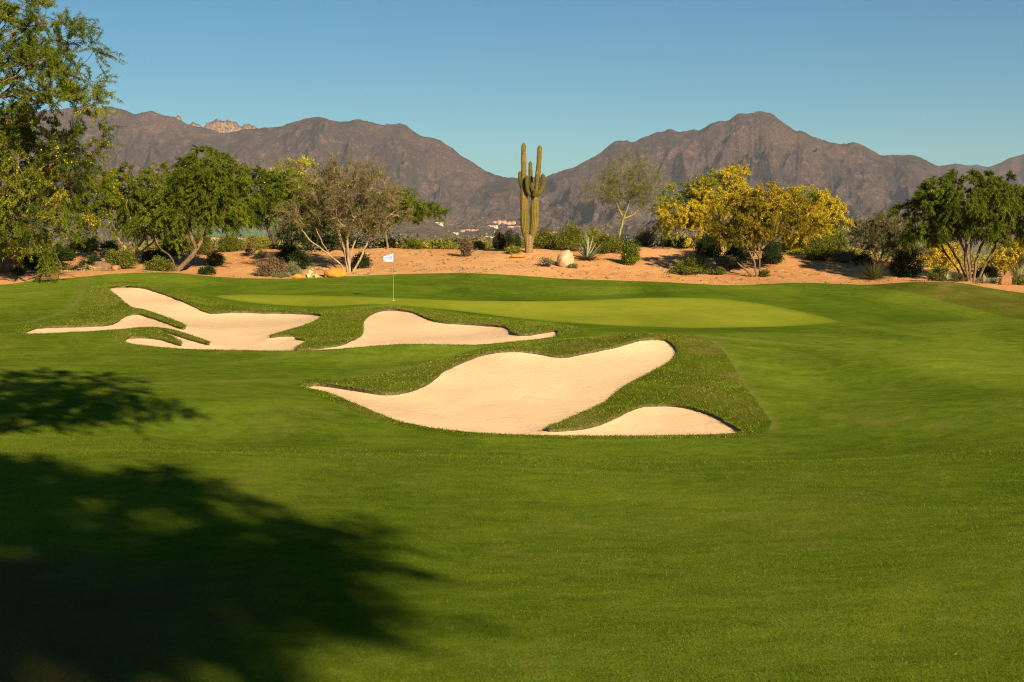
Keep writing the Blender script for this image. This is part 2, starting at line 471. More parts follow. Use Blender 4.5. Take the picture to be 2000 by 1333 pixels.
B_LEFT = [(40,652),(62,641),(95,637),(140,635),(200,634),(228,629),(238,619),(250,612),(270,611),(290,616),(312,624),(335,633),(355,640),(364,639),(358,632),(330,622),(300,610),
 (275,603),(258,602),(240,588),(225,575),(210,564),(215,560),(235,558),(260,559),(290,562),(320,573),(355,586),(380,597),(400,608),(420,611),(450,607),(480,607),(520,609),(560,610),
 (600,611),(632,613),(630,618),(610,630),(580,640),(550,648),(526,655),(530,657),(550,654),(580,653),(580,661),(604,663),(592,670),(574,680),(578,682),(597,680),(630,677),(662,673),(684,664),(702,654),(711,647),
 (708,636),(708,630),(714,620),(727,610),(747,604),(763,602),(783,604),(809,609),(828,618),(848,626),(874,629),(906,630),(939,632),(971,635),(991,638),(997,643),(1002,650),
 (1020,652),(1046,649),(1069,645),(1091,643),(1092,657),(1052,663),(987,669),(939,674),(857,673),(792,672),(744,675),(695,679),(646,683),(597,685),(540,685.5),(500,685),(450,684),(400,683),(340,681),
 (290,676),(250,671),(242,666),(244,660),(255,656),(290,657),(320,662),(345,670),(357,673),(354,667),(345,662),(325,651),(308,644),(320,645),(350,655),(380,664),(408,671),(411,669),(400,664),(370,654),(335,643),(305,639),
 (280,639),(250,642),(210,645),(180,647),(120,650),(70,652)]
B_MAIN = [(589,755),(609,747),(633,748),(678,755),(717,762),(756,766),(795,764),(825,752),(849,737),(869,720),(903,703),(942,689),(991,682),(1030,684),(1060,689),(1084,694),(1104,695),
 (1128,689),(1172,681),(1207,674),(1236,665),(1261,659),(1290,659),(1310,666),(1324,679),(1324,691),(1310,706),(1285,720),(1256,735),(1221,752),(1202,769),(1182,786),(1148,801),
 (1099,823),(1058,836),(1089,838),(1123,834),(1158,828),(1192,816),(1221,802),(1246,792),(1270,789),(1319,789),(1354,794),(1388,805),(1413,818),(1442,836),(1459,844),(1422,848),
 (1344,850),(1197,852),(1099,851),(1001,849),(927,845),(864,839),(825,833),(776,823),(756,814),(722,801),(682,784),(648,769),(619,762)]
Z_ROUGH = [(572,752),(600,738),(650,741),(710,737),(790,722),(860,702),(940,680),(1020,668),(1100,662),(1180,656),(1270,651),(1340,655),(1395,668),(1425,700),(1450,745),(1478,785),(1500,812),(1506,832),(1490,846),(1455,855),
 (1344,857),(1197,859),(1099,858),(1001,856),(927,852),(850,845),(770,832),(700,808),(640,780)]
Z_ROUGH_LEFT = [(20,652),(45,634),(150,622),(160,590),(178,560),(205,550),(250,550),(300,554),(340,566),(400,585),(450,597),(540,602),(640,606),(690,602),(740,597),(800,599),(850,608),(930,618),(1010,628),(1090,632),
 (1130,640),(1145,650),(1100,656.5),(1092,658.5),(1052,664.5),(987,670.5),(939,675.5),(857,674.5),(792,673.5),(744,676.5),(695,680.5),(646,684.5),(597,686.5),(540,687),(500,686.5),(450,685.5),(400,684.5),(340,683),(285,680),(235,672),(205,655),(205,648),(120,652),(70,654)]
Z_GREEN = [(410,578),(470,575),(540,576),(640,578),(768,582),(880,587),(1000,589),(1120,588),(1200,584),(1300,581),(1400,583),(1480,592),(1560,607),(1635,627),(1640,630),(1560,637),(1470,640),(1340,641),(1200,637),(1080,628),(1000,621),(900,608),(800,598),(720,594),(640,600),(560,598),(470,590)]
Z_FRINGE = [(330,572),(380,560),(500,556),(680,558),(800,560),(900,566),(1000,575),(1130,580),(1250,573),(1360,566),(1480,566),(1600,572),(1720,588),(1830,606),(1900,622),(1800,634),(1640,640),(1560,646),(1470,650),(1380,652),(1290,648.5),(1190,650),(1150,645),(1120,635),(1040,627),(930,614),(850,603.5),(790,594.5),(740,592.5),(690,597),(640,602),(540,598.5),(450,592),(400,580)]
L_DES = [(-700,566),(-300,562),(-100,560),(0,557),(40,553),(66,547),(120,545),(180,539),(215,535),(290,532.5),(340,533),(380,537),(420,541),(480,544),(560,545),(640,542),(720,538),(800,535),(900,533.5),(960,535),(1040,540),
 (1100,545),(1200,548),(1300,551),(1380,556),(1440,558),(1500,555),(1560,552),(1640,555),(1700,557),(1760,552),(1840,550),(1880,553),(1940,564),(2000,573),(2100,582),(2300,592),(2700,604)]
L_OLIVE = [(1690,557),(1740,566),(1800,577),(1860,592),(1920,608),(1985,624),(2100,640),(2300,650)]
LINES = [  # mowing lines
 [(-60,640),(0,636),(60,630),(110,615),(145,600),(158,575),(165,550),(175,541)],
 [(1395,668),(1425,700),(1450,745),(1480,785),(1514,822),(1508,842)],
 [(600,740),(700,738),(790,722),(860,702),(940,680),(1020,668),(1100,662)],
 [(1270,651),(1380,657),(1500,667),(1620,680),(1800,690),(2000,700),(2200,705)],
 [(1560,640),(1660,637),(1760,637),(1860,633),(1960,628),(2100,622)],
 [(180,748),(330,750),(480,744),(600,740)],
]

# ------------------------------------------------------------------ terrain meshes
bl = outline(B_LEFT, jit=0.03, seed=4)
bm_ = outline(B_MAIN, jit=0.03, seed=6)
zr = outline(Z_ROUGH, jit=0.05, seed=8, step=5)
zrl = outline(Z_ROUGH_LEFT, jit=0.05, seed=9, step=5)
zg = outline(Z_GREEN, step=6)
zf = outline(Z_FRINGE, step=8)
ld = outline(L_DES, closed=False, step=5, jit=0.06, seed=12)
lo = outline(L_OLIVE, closed=False, step=6)
lns = [outline(l, closed=False, step=6) for l in LINES]

loops = []
for w in (bl, bm_, zr, zrl, zg, zf): loops.append((w, True))
for w in [ld, lo] + lns: loops.append((w, False))
rows = [5.0]
while rows[-1] < 112: rows.append(rows[-1] * 1.0135)
rows = np.array(rows)
cols = np.concatenate([np.arange(-1.7, -0.42, 0.04), np.arange(-0.40, 0.401, 0.0046), np.arange(0.42, 1.7, 0.04)])
gx = (cols[None, :] * rows[:, None]).ravel(); gy = np.repeat(rows, len(cols))
r2 = [114.0]
while r2[-1] < 8400: r2.append(r2[-1] * 1.06)
r2 = np.array(r2); c2 = np.concatenate([np.arange(-2.4, -0.45, 0.15), np.arange(-0.42, 0.43, 0.03), np.arange(0.5, 2.5, 0.15)])
gx = np.concatenate([gx, (c2[None, :] * r2[:, None]).ravel()]); gy = np.concatenate([gy, np.repeat(r2, len(c2))]); gx = np.clip(gx, -7000, 7000) + 1e-3 * np.sin(gy)
bx_, by_ = np.meshgrid(np.concatenate([np.arange(-16, 17, 2.0), [-200, -100, -50, -30, -22, 22, 30, 50, 100, 200]]), np.array([-400, -200, -100, -60, -40, -30, -24, -18, -14, -10, -7, -4, -2, 0, 2, 4]))
gx = np.concatenate([gx, bx_.ravel()]); gy = np.concatenate([gy, by_.ravel()])
G = np.stack([gx, gy], 1)
# keep grid points clear of the constraint points
allc = np.concatenate([w for w, _ in loops])
cell = {}
S = 0.5
ck = np.floor(allc / S).astype(int)
for i, (a, b) in enumerate(ck): cell.setdefault((a, b), []).append(i)
keep = np.ones(len(G), bool)
near_idx = np.nonzero((np.abs(G[:, 0]) < 60) & (G[:, 1] < 110) & (G[:, 1] > 20))[0]
gk = np.floor(G / S).astype(int)
for i in near_idx:
    a, b = gk[i]
    for da in (-1, 0, 1):
        for db in (-1, 0, 1):
            lst = cell.get((a + da, b + db))
            if lst:
                d2 = ((allc[lst] - G[i]) ** 2).sum(1).min()
                if d2 < 0.07 ** 2: keep[i] = False
G = G[keep]
verts2 = [Vector(p) for p in G]
edges = []
for w, closed in loops:
    b = len(verts2); n = len(w)
    verts2 += [Vector(p) for p in w]
    for i in range(n if closed else n - 1): edges.append((b + i, b + (i + 1) % n))
print('cdt', len(verts2), len(edges), round(time.time() - T0, 1))
ov, oe, of, _, _, _ = delaunay_2d_cdt(verts2, edges, [], 0, 1e-5)
XY = np.array([(v.x, v.y) for v in ov]); TR = np.array([f for f in of if len(f) == 3], int)
print('cdt done', len(XY), len(TR), round(time.time() - T0, 1))
Z = H(XY[:, 0], XY[:, 1])
cen = XY[TR].mean(1)
zone = np.zeros(len(TR), int)           # 0 fairway
def desert_side():
    big = np.vstack([ld, [[900, ld[-1][1]], [30000, ld[-1][1]], [30000, 30000], [-30000, 30000], [-30000, ld[0][1]]]])
    return inside(big, cen)
zone[inside(np.vstack([lo, [[lo[-1][0] + 40, lo[-1][1]], [lo[-1][0] + 40, lo[-1][1] + 60], [lo[0][0], lo[0][1] + 3]]]), cen)] = 4
zone[inside(zf, cen)] = 3
zone[inside(zg, cen)] = 2
zone[inside(zrl, cen)] = 1
zone[inside(zr, cen)] = 1
zone[desert_side()] = 5
zone[inside(bl, cen)] = 6
zone[inside(bm_, cen)] = 7
a, b, c = (np.c_[XY, Z][TR[:, k]] for k in range(3))
nrm = np.cross(b - a, c - a)
flip = nrm[:, 2] < 0
TR[flip] = TR[flip][:, ::-1]; nrm[flip] *= -1
VN = np.zeros((len(XY), 3))
for k in range(3): np.add.at(VN, TR[:, k], nrm)
VN /= np.linalg.norm(VN, axis=1)[:, None] + 1e-12

def submesh(name, sel, m, z=None, extra=None, use_n=True, parent=None):
    f = TR[sel]; u, inv = np.unique(f, return_inverse=True)
    V = np.c_[XY[u], (Z if z is None else z)[u]]
    va = {k: v[u] for k, v in extra.items()} if extra else None
    return mesh_obj(name, V, inv.reshape(-1, 3), m, smooth=True, vattr=va, normals=VN[u] if use_n else None, parent=parent)

edge_at = np.zeros(len(XY))
nm = np.nonzero((XY[:, 1] < 110) & (XY[:, 1] > 20) & (np.abs(XY[:, 0]) < 45))[0]
for w in lns:
    dd = pdist(w, XY[nm], False)
    edge_at[nm] = np.maximum(edge_at[nm], np.exp(-(dd / 0.08) ** 2))
bare = np.zeros(len(XY))
bx, by = XY[:, 0], XY[:, 1]
bn = 0.9 * fbm(bx * 0.7, by * 0.5, 4, 77)
bare = np.clip(sstep(-1.0, -2.6, bx + 0.16 * (by - 7) * 0 + bn) * sstep(13.5, 10.0, by + 2 * bn) * sstep(-30, 0, by) * 0.85, 0, 1)
bare = np.maximum(bare, 0.45 * sstep(0.25, 0.5, fbm(bx * 0.35 + 9, by * 0.25, 4, 31)) * sstep(26, 18, by) * sstep(-3, -7, bx))
tag(submesh('fairway', zone == 0, M['fairway'], extra={'edge': edge_at, 'bare': bare}), 'mown dark green fairway rolling in front of the bunkers', 'fairway', kind='structure')
tag(submesh('rough_grass', zone == 1, M['rough']), 'longer grass collars round the sand bunkers', 'rough', kind='structure')
ge = np.zeros(len(XY)); gi = np.unique(TR[zone == 2]); ge[gi] = np.exp(-(pdist(zg, XY[gi]) / 0.4) ** 1.5)
tag(submesh('putting_green', zone == 2, M['green'], extra={'edge': ge}), 'bright yellow-green putting green round the flag', 'putting green', kind='structure')
tag(submesh('green_collar', zone == 3, M['fringe']), 'mown collar of grass round the putting green', 'grass collar', kind='structure')
tag(submesh('dry_rough', zone == 4, M['olive']), 'olive dry rough on the bank at the right edge', 'rough', kind='structure')
tag(submesh('desert_ground', zone == 5, M['desert']), 'orange desert ground behind the green reaching the mountains', 'ground', kind='structure')

def bunker(sel, w, label):
    f = TR[sel]; u = np.unique(f)
    dd = pdist(w, XY[u])
    z = Z.copy()
    z[u] = Z[u] - 0.085 - 0.11 * (1 - np.exp(-dd / 0.6)) + 0.03 * fbm(XY[u, 0] * 0.9, XY[u, 1] * 0.9, 3, 5)
    o = submesh('sand_bunker', sel, M['sand'], z=z, use_n=False)
    tag(o, label, 'bunker', kind='structure')
    # turf wall round the sand
    zt = H(w[:, 0], w[:, 1]); n = len(w)
    V = np.vstack([np.c_[w, zt - 0.002], np.c_[w, zt - 0.22]])
    i = np.arange(n); j = (i + 1) % n
    e = mesh_obj('turf_wall', V, np.stack([i, j, j + n, i + n], 1), M['edge'], parent=o)
    return o
bunker(zone == 6, bl, 'long branching sand bunker at the left below the green, with grass fingers')
bunker(zone == 7, bm_, 'large pale sand bunker in the centre with a grass tongue at its right')
print('terrain', round(time.time() - T0, 1))

# ---- blades of longer grass round the bunkers
def blades(name, px, py, h, w, seed, m, lean=0.5, parent=None, z=None):
    r = rng(seed); n = len(px)
    zz = H(px, py) - 0.01 if z is None else z
    B = np.c_[px, py, zz]
    ang = r.uniform(0, 2 * np.pi, n); la = r.uniform(0, 2 * np.pi, n)
    hh = h * r.uniform(0.5, 1.3, n); ww = w * r.uniform(0.6, 1.3, n)
    side = np.stack([np.cos(ang), np.sin(ang), 0 * ang], 1) * ww[:, None]
    tip = np.stack([np.cos(la) * lean * hh, np.sin(la) * lean * hh, hh], 1)
    V = np.stack([B - side, B + side, B + tip], 1).reshape(-1, 3)
    f = np.arange(3 * n).reshape(-1, 3)
    v = np.clip(0.45 + 0.35 * fbm(px * 1.5, py * 1.5, 3, 50) + r.normal(0, 0.25, n), 0, 1)
    v = np.where(r.random(n) < 0.05, 1.0, v * 0.72)
    return mesh_obj(name, V, f, m, fattr={'v': v}, parent=parent)

def scatter(poly, n, seed):
    r = rng(seed); lo_ = poly.min(0); hi_ = poly.max(0)
    p = r.uniform(lo_, hi_, (n, 2)); return p[inside(poly, p)]
def tri_scatter(sel, dens, seed):
    r = rng(seed); f = TR[sel]; A = XY[f]
    ar = np.abs((A[:, 1, 0] - A[:, 0, 0]) * (A[:, 2, 1] - A[:, 0, 1]) - (A[:, 1, 1] - A[:, 0, 1]) * (A[:, 2, 0] - A[:, 0, 0])) / 2
    k = r.poisson(ar * dens); idx = np.repeat(np.arange(len(f)), k)
    u = r.random((len(idx), 2)); m = u.sum(1) > 1; u[m] = 1 - u[m]
    A = A[idx]
    return A[:, 0] + u[:, :1] * (A[:, 1] - A[:, 0]) + u[:, 1:] * (A[:, 2] - A[:, 0])
p = tri_scatter(zone == 1, 900, 3)
p = p[rng(1).random(len(p)) < 0.35 + 0.9 * sstep(-0.2, 0.3, fbm(p[:, 0] * 2.5, p[:, 1] * 2.5, 3, 61))]
if len(p) > 170000: p = p[rng(2).permutation(len(p))[:170000]]
print('blades', len(p))
tag(blades('rough_blades', p[:, 0], p[:, 1], 0.042, 0.009, 5, M['blade'], 1.0), 'tufted longer grass standing round the bunkers', 'grass', kind='stuff')
q = []
for w, dens in ((bl, 70), (bm_, 90)):
    e = np.roll(w, -1, 0) - w; L = np.hypot(*e.T); r = rng(8)
    k = r.poisson(L * dens); idx = np.repeat(np.arange(len(w)), k)
    t = r.random(len(idx))[:, None]; nn = np.stack([-e[idx, 1], e[idx, 0]], 1) / (L[idx, None] + 1e-9)
    q.append(w[idx] + e[idx] * t + nn * r.normal(0, 0.025, len(idx))[:, None])
q = np.vstack(q)
tag(blades('bunker_edge_grass', q[:, 0], q[:, 1], 0.038, 0.010, 6, M['blade'], 1.3), 'ragged fringe of turf hanging over the bunker edges', 'grass', kind='stuff')
r = rng(44)
n = 420000
dn = 6.8 + 31 * r.random(n) ** 1.9; xn = r.uniform(-0.39, 0.39, n) * dn
hs = (0.012 + 0.0006 * dn) * sstep(38, 24, dn) + 0.004
ok = ~(inside(bl, np.c_[xn, dn]) | inside(bm_, np.c_[xn, dn])); xn = xn[ok]; dn = dn[ok]; hs = hs[ok]
tag(blades('fairway_blades', xn, dn, hs, 0.0014 + 0.00016 * dn, 9, M['blade_short'], 0.9), 'short blades of the near fairway grass', 'grass', kind='stuff')
print('blades done', round(time.time() - T0, 1))

# ------------------------------------------------------------------ mountains
def mat_mountain(name, base, alt, rock, shrub, rock_lo=0.6):
    t = NT(name)
    n1 = t.noise(0.004, 5, 0.65); n2 = t.noise(0.03, 5, 0.7); n3 = t.noise(0.12, 4, 0.75)
    c = t.ramp(t.math('ADD', t.math('MULTIPLY', n1, 0.7), t.math('MULTIPLY', n2, 0.3)), [(0.42, base), (0.58, alt)])
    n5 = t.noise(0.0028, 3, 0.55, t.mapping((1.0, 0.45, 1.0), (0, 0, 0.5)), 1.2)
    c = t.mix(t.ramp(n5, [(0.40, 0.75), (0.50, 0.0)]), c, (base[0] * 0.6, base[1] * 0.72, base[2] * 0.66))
    c = t.mix(t.ramp(n2, [(rock_lo - 0.08, 0.0), (rock_lo + 0.08, 0.8)]), c, rock)
    sx = t.n.new('ShaderNodeSeparateXYZ'); t.l.new(t.co, sx.inputs[0])
    hz_ = t.math('ADD', t.math('MULTIPLY', sx.outputs['Z'], 0.006), t.math('MULTIPLY', t.math('SUBTRACT', n1, 0.5), 2.0))
    c = t.mix(t.ramp(hz_, [(0.1, 0.8), (0.75, 0.0)]), c, (0.15, 0.108, 0.088))
    c = t.mix(t.ramp(n3, [(0.44, 0.85), (0.56, 0.0)]), c, shrub)
    sp = t.voro(0.09)
    c = t.mix(t.ramp(sp, [(0.22, 0.75), (0.42, 0.0)]), c, shrub)
    c = t.mix(t.ramp(t.voro(0.05, out='Color'), [(0.80, 0.0), (0.92, 0.4)]), c, rock)
    h = t.math('ADD', t.math('MULTIPLY', n2, 1.6), t.math('MULTIPLY', n3, 1.0))
    return t.done(t.bsdf(c, 0.95, t.bump(h, 0.7, 12.0), 0.0))
M['mtn'] = mat_mountain('mountain_scrub', (0.042, 0.025, 0.029), (0.105, 0.058, 0.050), (0.17, 0.098, 0.072), (0.037, 0.029, 0.024))
M['mtn_low'] = mat_mountain('bajada_scrub', (0.125, 0.08, 0.068), (0.14, 0.10, 0.075), (0.2, 0.14, 0.10), (0.06, 0.06, 0.04))
M['crag'] = mat_mountain('granite_crag', (0.20, 0.115, 0.085), (0.25, 0.15, 0.10), (0.34, 0.22, 0.15), (0.08, 0.05, 0.035), 0.52)

def mountain(name, ridge, r0, rr, label, m, m_attr=None, spur=1.0, seed=1, fr=1.0, jag=1.5, p=1.5, ncol=900, nrow=220, back=0.5):
    rp = np.array(ridge, float)
    px = np.linspace(rp[0, 0], rp[-1, 0], ncol)
    py = np.interp(px, rp[:, 0], rp[:, 1])
    k = np.hanning(9); k /= k.sum()
    py = np.convolve(np.pad(py, 4, 'edge'), k, 'valid')
    py = py - jag * (ridged(px / 22, px * 0 + seed, 4, seed) - 0.55) * 2
    py = py - jag * 0.9 * (ridged(px / 8, px * 0 + seed + 3, 3, seed + 60) - 0.6)
    ang = (px - 1000) / F
    hr = (HZ - py) / F * rr                      # height of the ridge above eye level
    base = -14.0
    tt = np.concatenate([np.linspace(0, 1, nrow), 1 + np.linspace(0.02, 1, 24) * back])
    # world grid: x = ang * r
    rw = 1 + 0.10 * fbm(px / 160, px * 0 + 3.3, 3, seed + 40)      # wandering ridge line in plan
    rad = r0 + (rr - r0) * tt[:, None] * np.where(tt[:, None] <= 1, 1, 1) * np.ones_like(px)[None]
    X = ang[None] * rad; Y = rad
    T = np.clip(tt, 0, 1)[:, None]
    prof = 0.36 * T + 0.64 * T ** (p * 1.6)
    hgt = base + (hr[None] - base) * prof
    wx = X + 160 * fbm(X / 900, Y / 900, 2, seed + 7); wy = Y
    sp_ = ridged(wx / (480 * fr), wy / (1100 * fr), 5, seed + 11) - 0.66
    s2 = ridged(wx / (120 * fr), wy / (260 * fr), 4, seed + 19) - 0.6
    amp = (hr[None] - base) * (T ** 0.9) * (1 - T ** 4) * spur
    s3 = ridged(wx / (48 * fr), wy / (90 * fr), 3, seed + 29) - 0.6
    hgt = hgt + amp * (0.85 * sp_ + 0.36 * s2 + 0.07 * s3)
    hgt = hgt + 6 * fbm(X / 60, Y / 60, 4, seed + 23) * sstep(0.05, 0.3, T) * (1 - sstep(0.93, 1.0, T))
    # never rise above the sight line to the ridge
    lim = (hr[None] / rr) * rad
    hgt = np.where(T < 1, np.minimum(hgt, lim - 0.004 * rad * (1 - T) - 0.2), hgt)
    bk = np.clip((tt - 1) / back, 0, 1)[:, None]
    hgt = np.where(bk > 0, (hr[None] - base) * (1 - bk) ** 1.3 + base, hgt)
    V = np.stack([X, Y, hgt + CAMZ], -1).reshape(-1, 3)
    nr, nc = X.shape
    i = np.arange(nr - 1)[:, None] * nc + np.arange(nc - 1)[None]
    f = np.stack([i, i + 1, i + nc + 1, i + nc], -1).reshape(-1, 4)
    return tag(mesh_obj(name, V, f, m, smooth=True), label, name.replace('_', ' '), kind='structure')

RL = [(-500, 300), (-300, 240), (-100, 205), (0, 225), (80, 222), (130, 216), (152, 212), (172, 207), (190, 214), (205, 214), (222, 211), (250, 217), (268, 225), (284, 222), (298, 219), (325, 227), (346, 231), (362, 240),
      (375, 246), (400, 250), (440, 262), (470, 257), (510, 252), (552, 249), (575, 241), (600, 234), (622, 230), (640, 235), (665, 240), (685, 238), (704, 234), (722, 240), (750, 246), (785, 243), (797, 247),
      (808, 258), (824, 268), (842, 270), (862, 275), (873, 285), (885, 291), (902, 305), (925, 319), (945, 332), (970, 344), (990, 348), (1005, 348), (1030, 356), (1100, 372), (1200, 405), (1300, 440), (1380, 466)]
RR = [(700, 470), (800, 430), (900, 380), (960, 355), (1000, 348), (1030, 347), (1064, 345), (1090, 337), (1120, 327), (1150, 313), (1172, 300), (1190, 284), (1205, 275), (1215, 275), (1235, 279), (1250, 272), (1275, 263), (1300, 257),
      (1307, 254), (1325, 260), (1345, 255), (1362, 256), (1385, 245), (1405, 237), (1420, 238), (1438, 224), (1460, 224), (1482, 219), (1500, 222), (1520, 236), (1550, 257), (1562, 257), (1580, 266), (1605, 277),
      (1635, 282), (1658, 279), (1685, 287), (1712, 303), (1745, 303), (1782, 303), (1805, 314), (1830, 326), (1860, 340), (1900, 352), (1960, 368), (2100, 395), (2300, 440), (2400, 466)]
RF = [(1700, 380), (1800, 335), (1830, 325), (1862, 320), (1885, 325), (1905, 323), (1925, 328), (1950, 318), (1972, 307), (1990, 304), (2003, 298), (2040, 288), (2120, 270), (2250, 280), (2400, 320), (2600, 360)]
RC = [(340, 245), (347, 243), (351, 228), (355, 226), (359, 227), (362, 241), (370, 247), (376, 243), (384, 240), (392, 242), (398, 246), (403, 248), (412, 242), (420, 237), (430, 235), (440, 236), (452, 236), (462, 236), (470, 243),
      (478, 246), (484, 243), (494, 244), (502, 246), (510, 254), (520, 262)]
RN = [(560, 460), (620, 440), (680, 415), (730, 402), (775, 402), (810, 410), (840, 424), (870, 440), (900, 455), (930, 466), (980, 474), (1040, 480)]
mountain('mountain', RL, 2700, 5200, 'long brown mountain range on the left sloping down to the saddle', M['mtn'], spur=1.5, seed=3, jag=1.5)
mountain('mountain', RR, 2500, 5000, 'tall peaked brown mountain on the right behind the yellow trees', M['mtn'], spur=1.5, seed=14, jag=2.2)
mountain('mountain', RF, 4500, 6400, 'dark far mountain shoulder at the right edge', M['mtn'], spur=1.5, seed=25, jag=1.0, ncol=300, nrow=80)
mountain('rock_outcrop', RC, 5250, 5600, 'pinkish bare granite crags and pinnacle on the left skyline', M['crag'], spur=0.15, seed=31, jag=4.0, ncol=260, nrow=60, fr=0.12)
mountain('hill', RN, 1900, 2600, 'low pinkish brown hill in front of the mountain saddle', M['mtn_low'], spur=0.3, seed=41, jag=0.4, ncol=240, nrow=70, fr=0.5, p=1.0)
print('mountains', round(time.time() - T0, 1))

# ------------------------------------------------------------------ plants: generic tools
def tubes(PT, RD, sides=4):
    """PT (N,K,3) paths, RD (N,K) radii -> verts, quads"""
    N, K, _ = PT.shape
    d = np.empty_like(PT)
    d[:, 1:-1] = PT[:, 2:] - PT[:, :-2]; d[:, 0] = PT[:, 1] - PT[:, 0]; d[:, -1] = PT[:, -1] - PT[:, -2]
    d /= np.linalg.norm(d, axis=2, keepdims=True) + 1e-9
    ref = np.where(np.abs(d[..., 2:3]) > 0.9, np.array([1.0, 0, 0]), np.array([0, 0, 1.0]))
    u = np.cross(d, ref); u /= np.linalg.norm(u, axis=2, keepdims=True) + 1e-9
    v = np.cross(d, u)
    a = np.arange(sides) / sides * 2 * np.pi
    ring = PT[:, :, None] + RD[:, :, None, None] * (np.cos(a)[None, None, :, None] * u[:, :, None] + np.sin(a)[None, None, :, None] * v[:, :, None])
    V = ring.reshape(-1, 3)
    base = (np.arange(N)[:, None, None] * K + np.arange(K - 1)[None, :, None]) * sides
    s = np.arange(sides)[None, None]; s2 = (s + 1) % sides
    f = np.stack([base + s, base + s2, base + sides + s2, base + sides + s], -1).reshape(-1, 4)
    return V, f

def leaf_quads(Pp, D, L, Wd, r, flat=0.0):
    """elongated leaf quads at points Pp pointing along D"""
    n = len(Pp)
    D = D / (np.linalg.norm(D, axis=1, keepdims=True) + 1e-9)
    q = r.normal(size=(n, 3)); q[:, 2] *= (1 - flat)
    if flat: q = q * (1 - flat) + np.cross(D, [0, 0, 1.0]) * flat * np.sign(r.normal(size=n))[:, None]
    s = q - D * (q * D).sum(1, keepdims=True); s /= np.linalg.norm(s, axis=1, keepdims=True) + 1e-9
    l = (L * r.uniform(0.6, 1.3, n))[:, None]; w = (Wd * r.uniform(0.7, 1.3, n))[:, None]
    bend = np.array([0, 0, -0.18]) * l
    V = np.stack([Pp, Pp + D * l * 0.5 + s * w, Pp + D * l + bend, Pp + D * l * 0.5 - s * w], 1).reshape(-1, 3)
    return V, np.arange(4 * n).reshape(-1, 4)

def merge(parts):
    V = []; F4 = []; o = 0
    for v, f in parts:
        V.append(v); F4.append(f + o); o += len(v)
    return np.vstack(V), np.vstack(F4)

def grow(trunks, targets, r, bend=0.25, seg=5, up=0.25):
    """trunks: list of (K,3) polylines; returns nodes, parents and the node of every target"""
    nodes = []; par = []
    tips = []
    for t in trunks:
        p0 = -1
        if nodes:
            dd = np.linalg.norm(np.array(nodes) - t[0], axis=1)
            if dd.min() < 0.05 * 1: p0 = int(dd.argmin())
        for k, q in enumerate(t):
            if k == 0 and p0 >= 0: continue
            nodes.append(q); par.append(p0 if k == 0 or (k == 1 and p0 >= 0) else len(nodes) - 2)
        tips.append(len(nodes) - 1)
    root = nodes[0]; tip_i = [i for i in range(len(nodes))]
    depth = [np.linalg.norm(q - root) for q in nodes]
    ok = [i >= 0 for i in range(len(nodes))]
    tip_set = set(tips)
    for i in range(len(nodes)): ok[i] = False
    for t in tips:
        j = t; c = 0
        while j >= 0 and c < 3: ok[j] = True; j = par[j]; c += 1
    tnode = []
    tipc = np.array([nodes[t] for t in tips])
    order = np.argsort([np.linalg.norm(tipc - q, axis=1).min() for q in targets])
    tnode = np.zeros(len(targets), int)
    for oi in order:
        q = targets[oi]
        N = np.array(nodes); dd = np.linalg.norm(N - q, axis=1) + 0.35 * np.array(depth) + np.where(ok, 0, 1e6) + np.where(N[:, 2] > q[2] + 0.3, 0.8, 0)
        j = int(dd.argmin()); a = N[j]
        L = np.linalg.norm(q - a)
        n = max(2, min(seg, int(L / 0.25) + 1))
        off = r.normal(size=3) * L * 0.10 + np.array([0, 0, up * L * 0.3])
        prev = j
        for k in range(1, n + 1):
            t = k / n
            pt = a + (q - a) * t + off * math.sin(math.pi * t) + (r.normal(size=3) * L * 0.03 if k < n else 0)
            nodes.append(pt); par.append(prev); ok.append(True)
            depth.append(depth[prev] + np.linalg.norm(pt - N[prev] if prev < len(N) else pt - nodes[prev]))
            prev = len(nodes) - 1
        tnode[oi] = prev
    return np.array(nodes), np.array(par), tnode

def skeleton_mesh(nodes, par, tnode, r_tip, r_base, sides=6, pw=0.5, flare=True):
    cnt = np.zeros(len(nodes)); cnt[tnode] += 1
    for i in range(len(nodes) - 1, 0, -1):
        if par[i] >= 0: cnt[par[i]] += cnt[i]
    cnt = np.maximum(cnt, 1)
    rad = r_tip * cnt ** pw
    rad = np.where(rad > r_base, r_base, rad)
    parts = []
    ch = [[] for _ in nodes]
    for i, p in enumerate(par):
        if p >= 0: ch[p].append(i)
    # paths: follow the thickest child
    used = np.zeros(len(nodes), bool)
    starts = [i for i in range(len(nodes)) if par[i] < 0]
    stack = [(s, -1) for s in starts]
    while stack:
        s, pr = stack.pop()
        path = ([pr] if pr >= 0 else []) + [s]
        cur = s
        while ch[cur]:
            c = sorted(ch[cur], key=lambda k: -cnt[k])
            for o in c[1:]: stack.append((o, cur))
            cur = c[0]; path.append(cur)
        if len(path) < 2: continue
        rp = rad[path].copy()
        if pr >= 0: rp[0] = min(rad[pr], rp[1] * 1.15)
        elif flare: rp[0] *= 1.25
        rp[-1] *= 0.6
        parts.append(tubes(nodes[path][None], rp[None], sides))
    return parts, rad

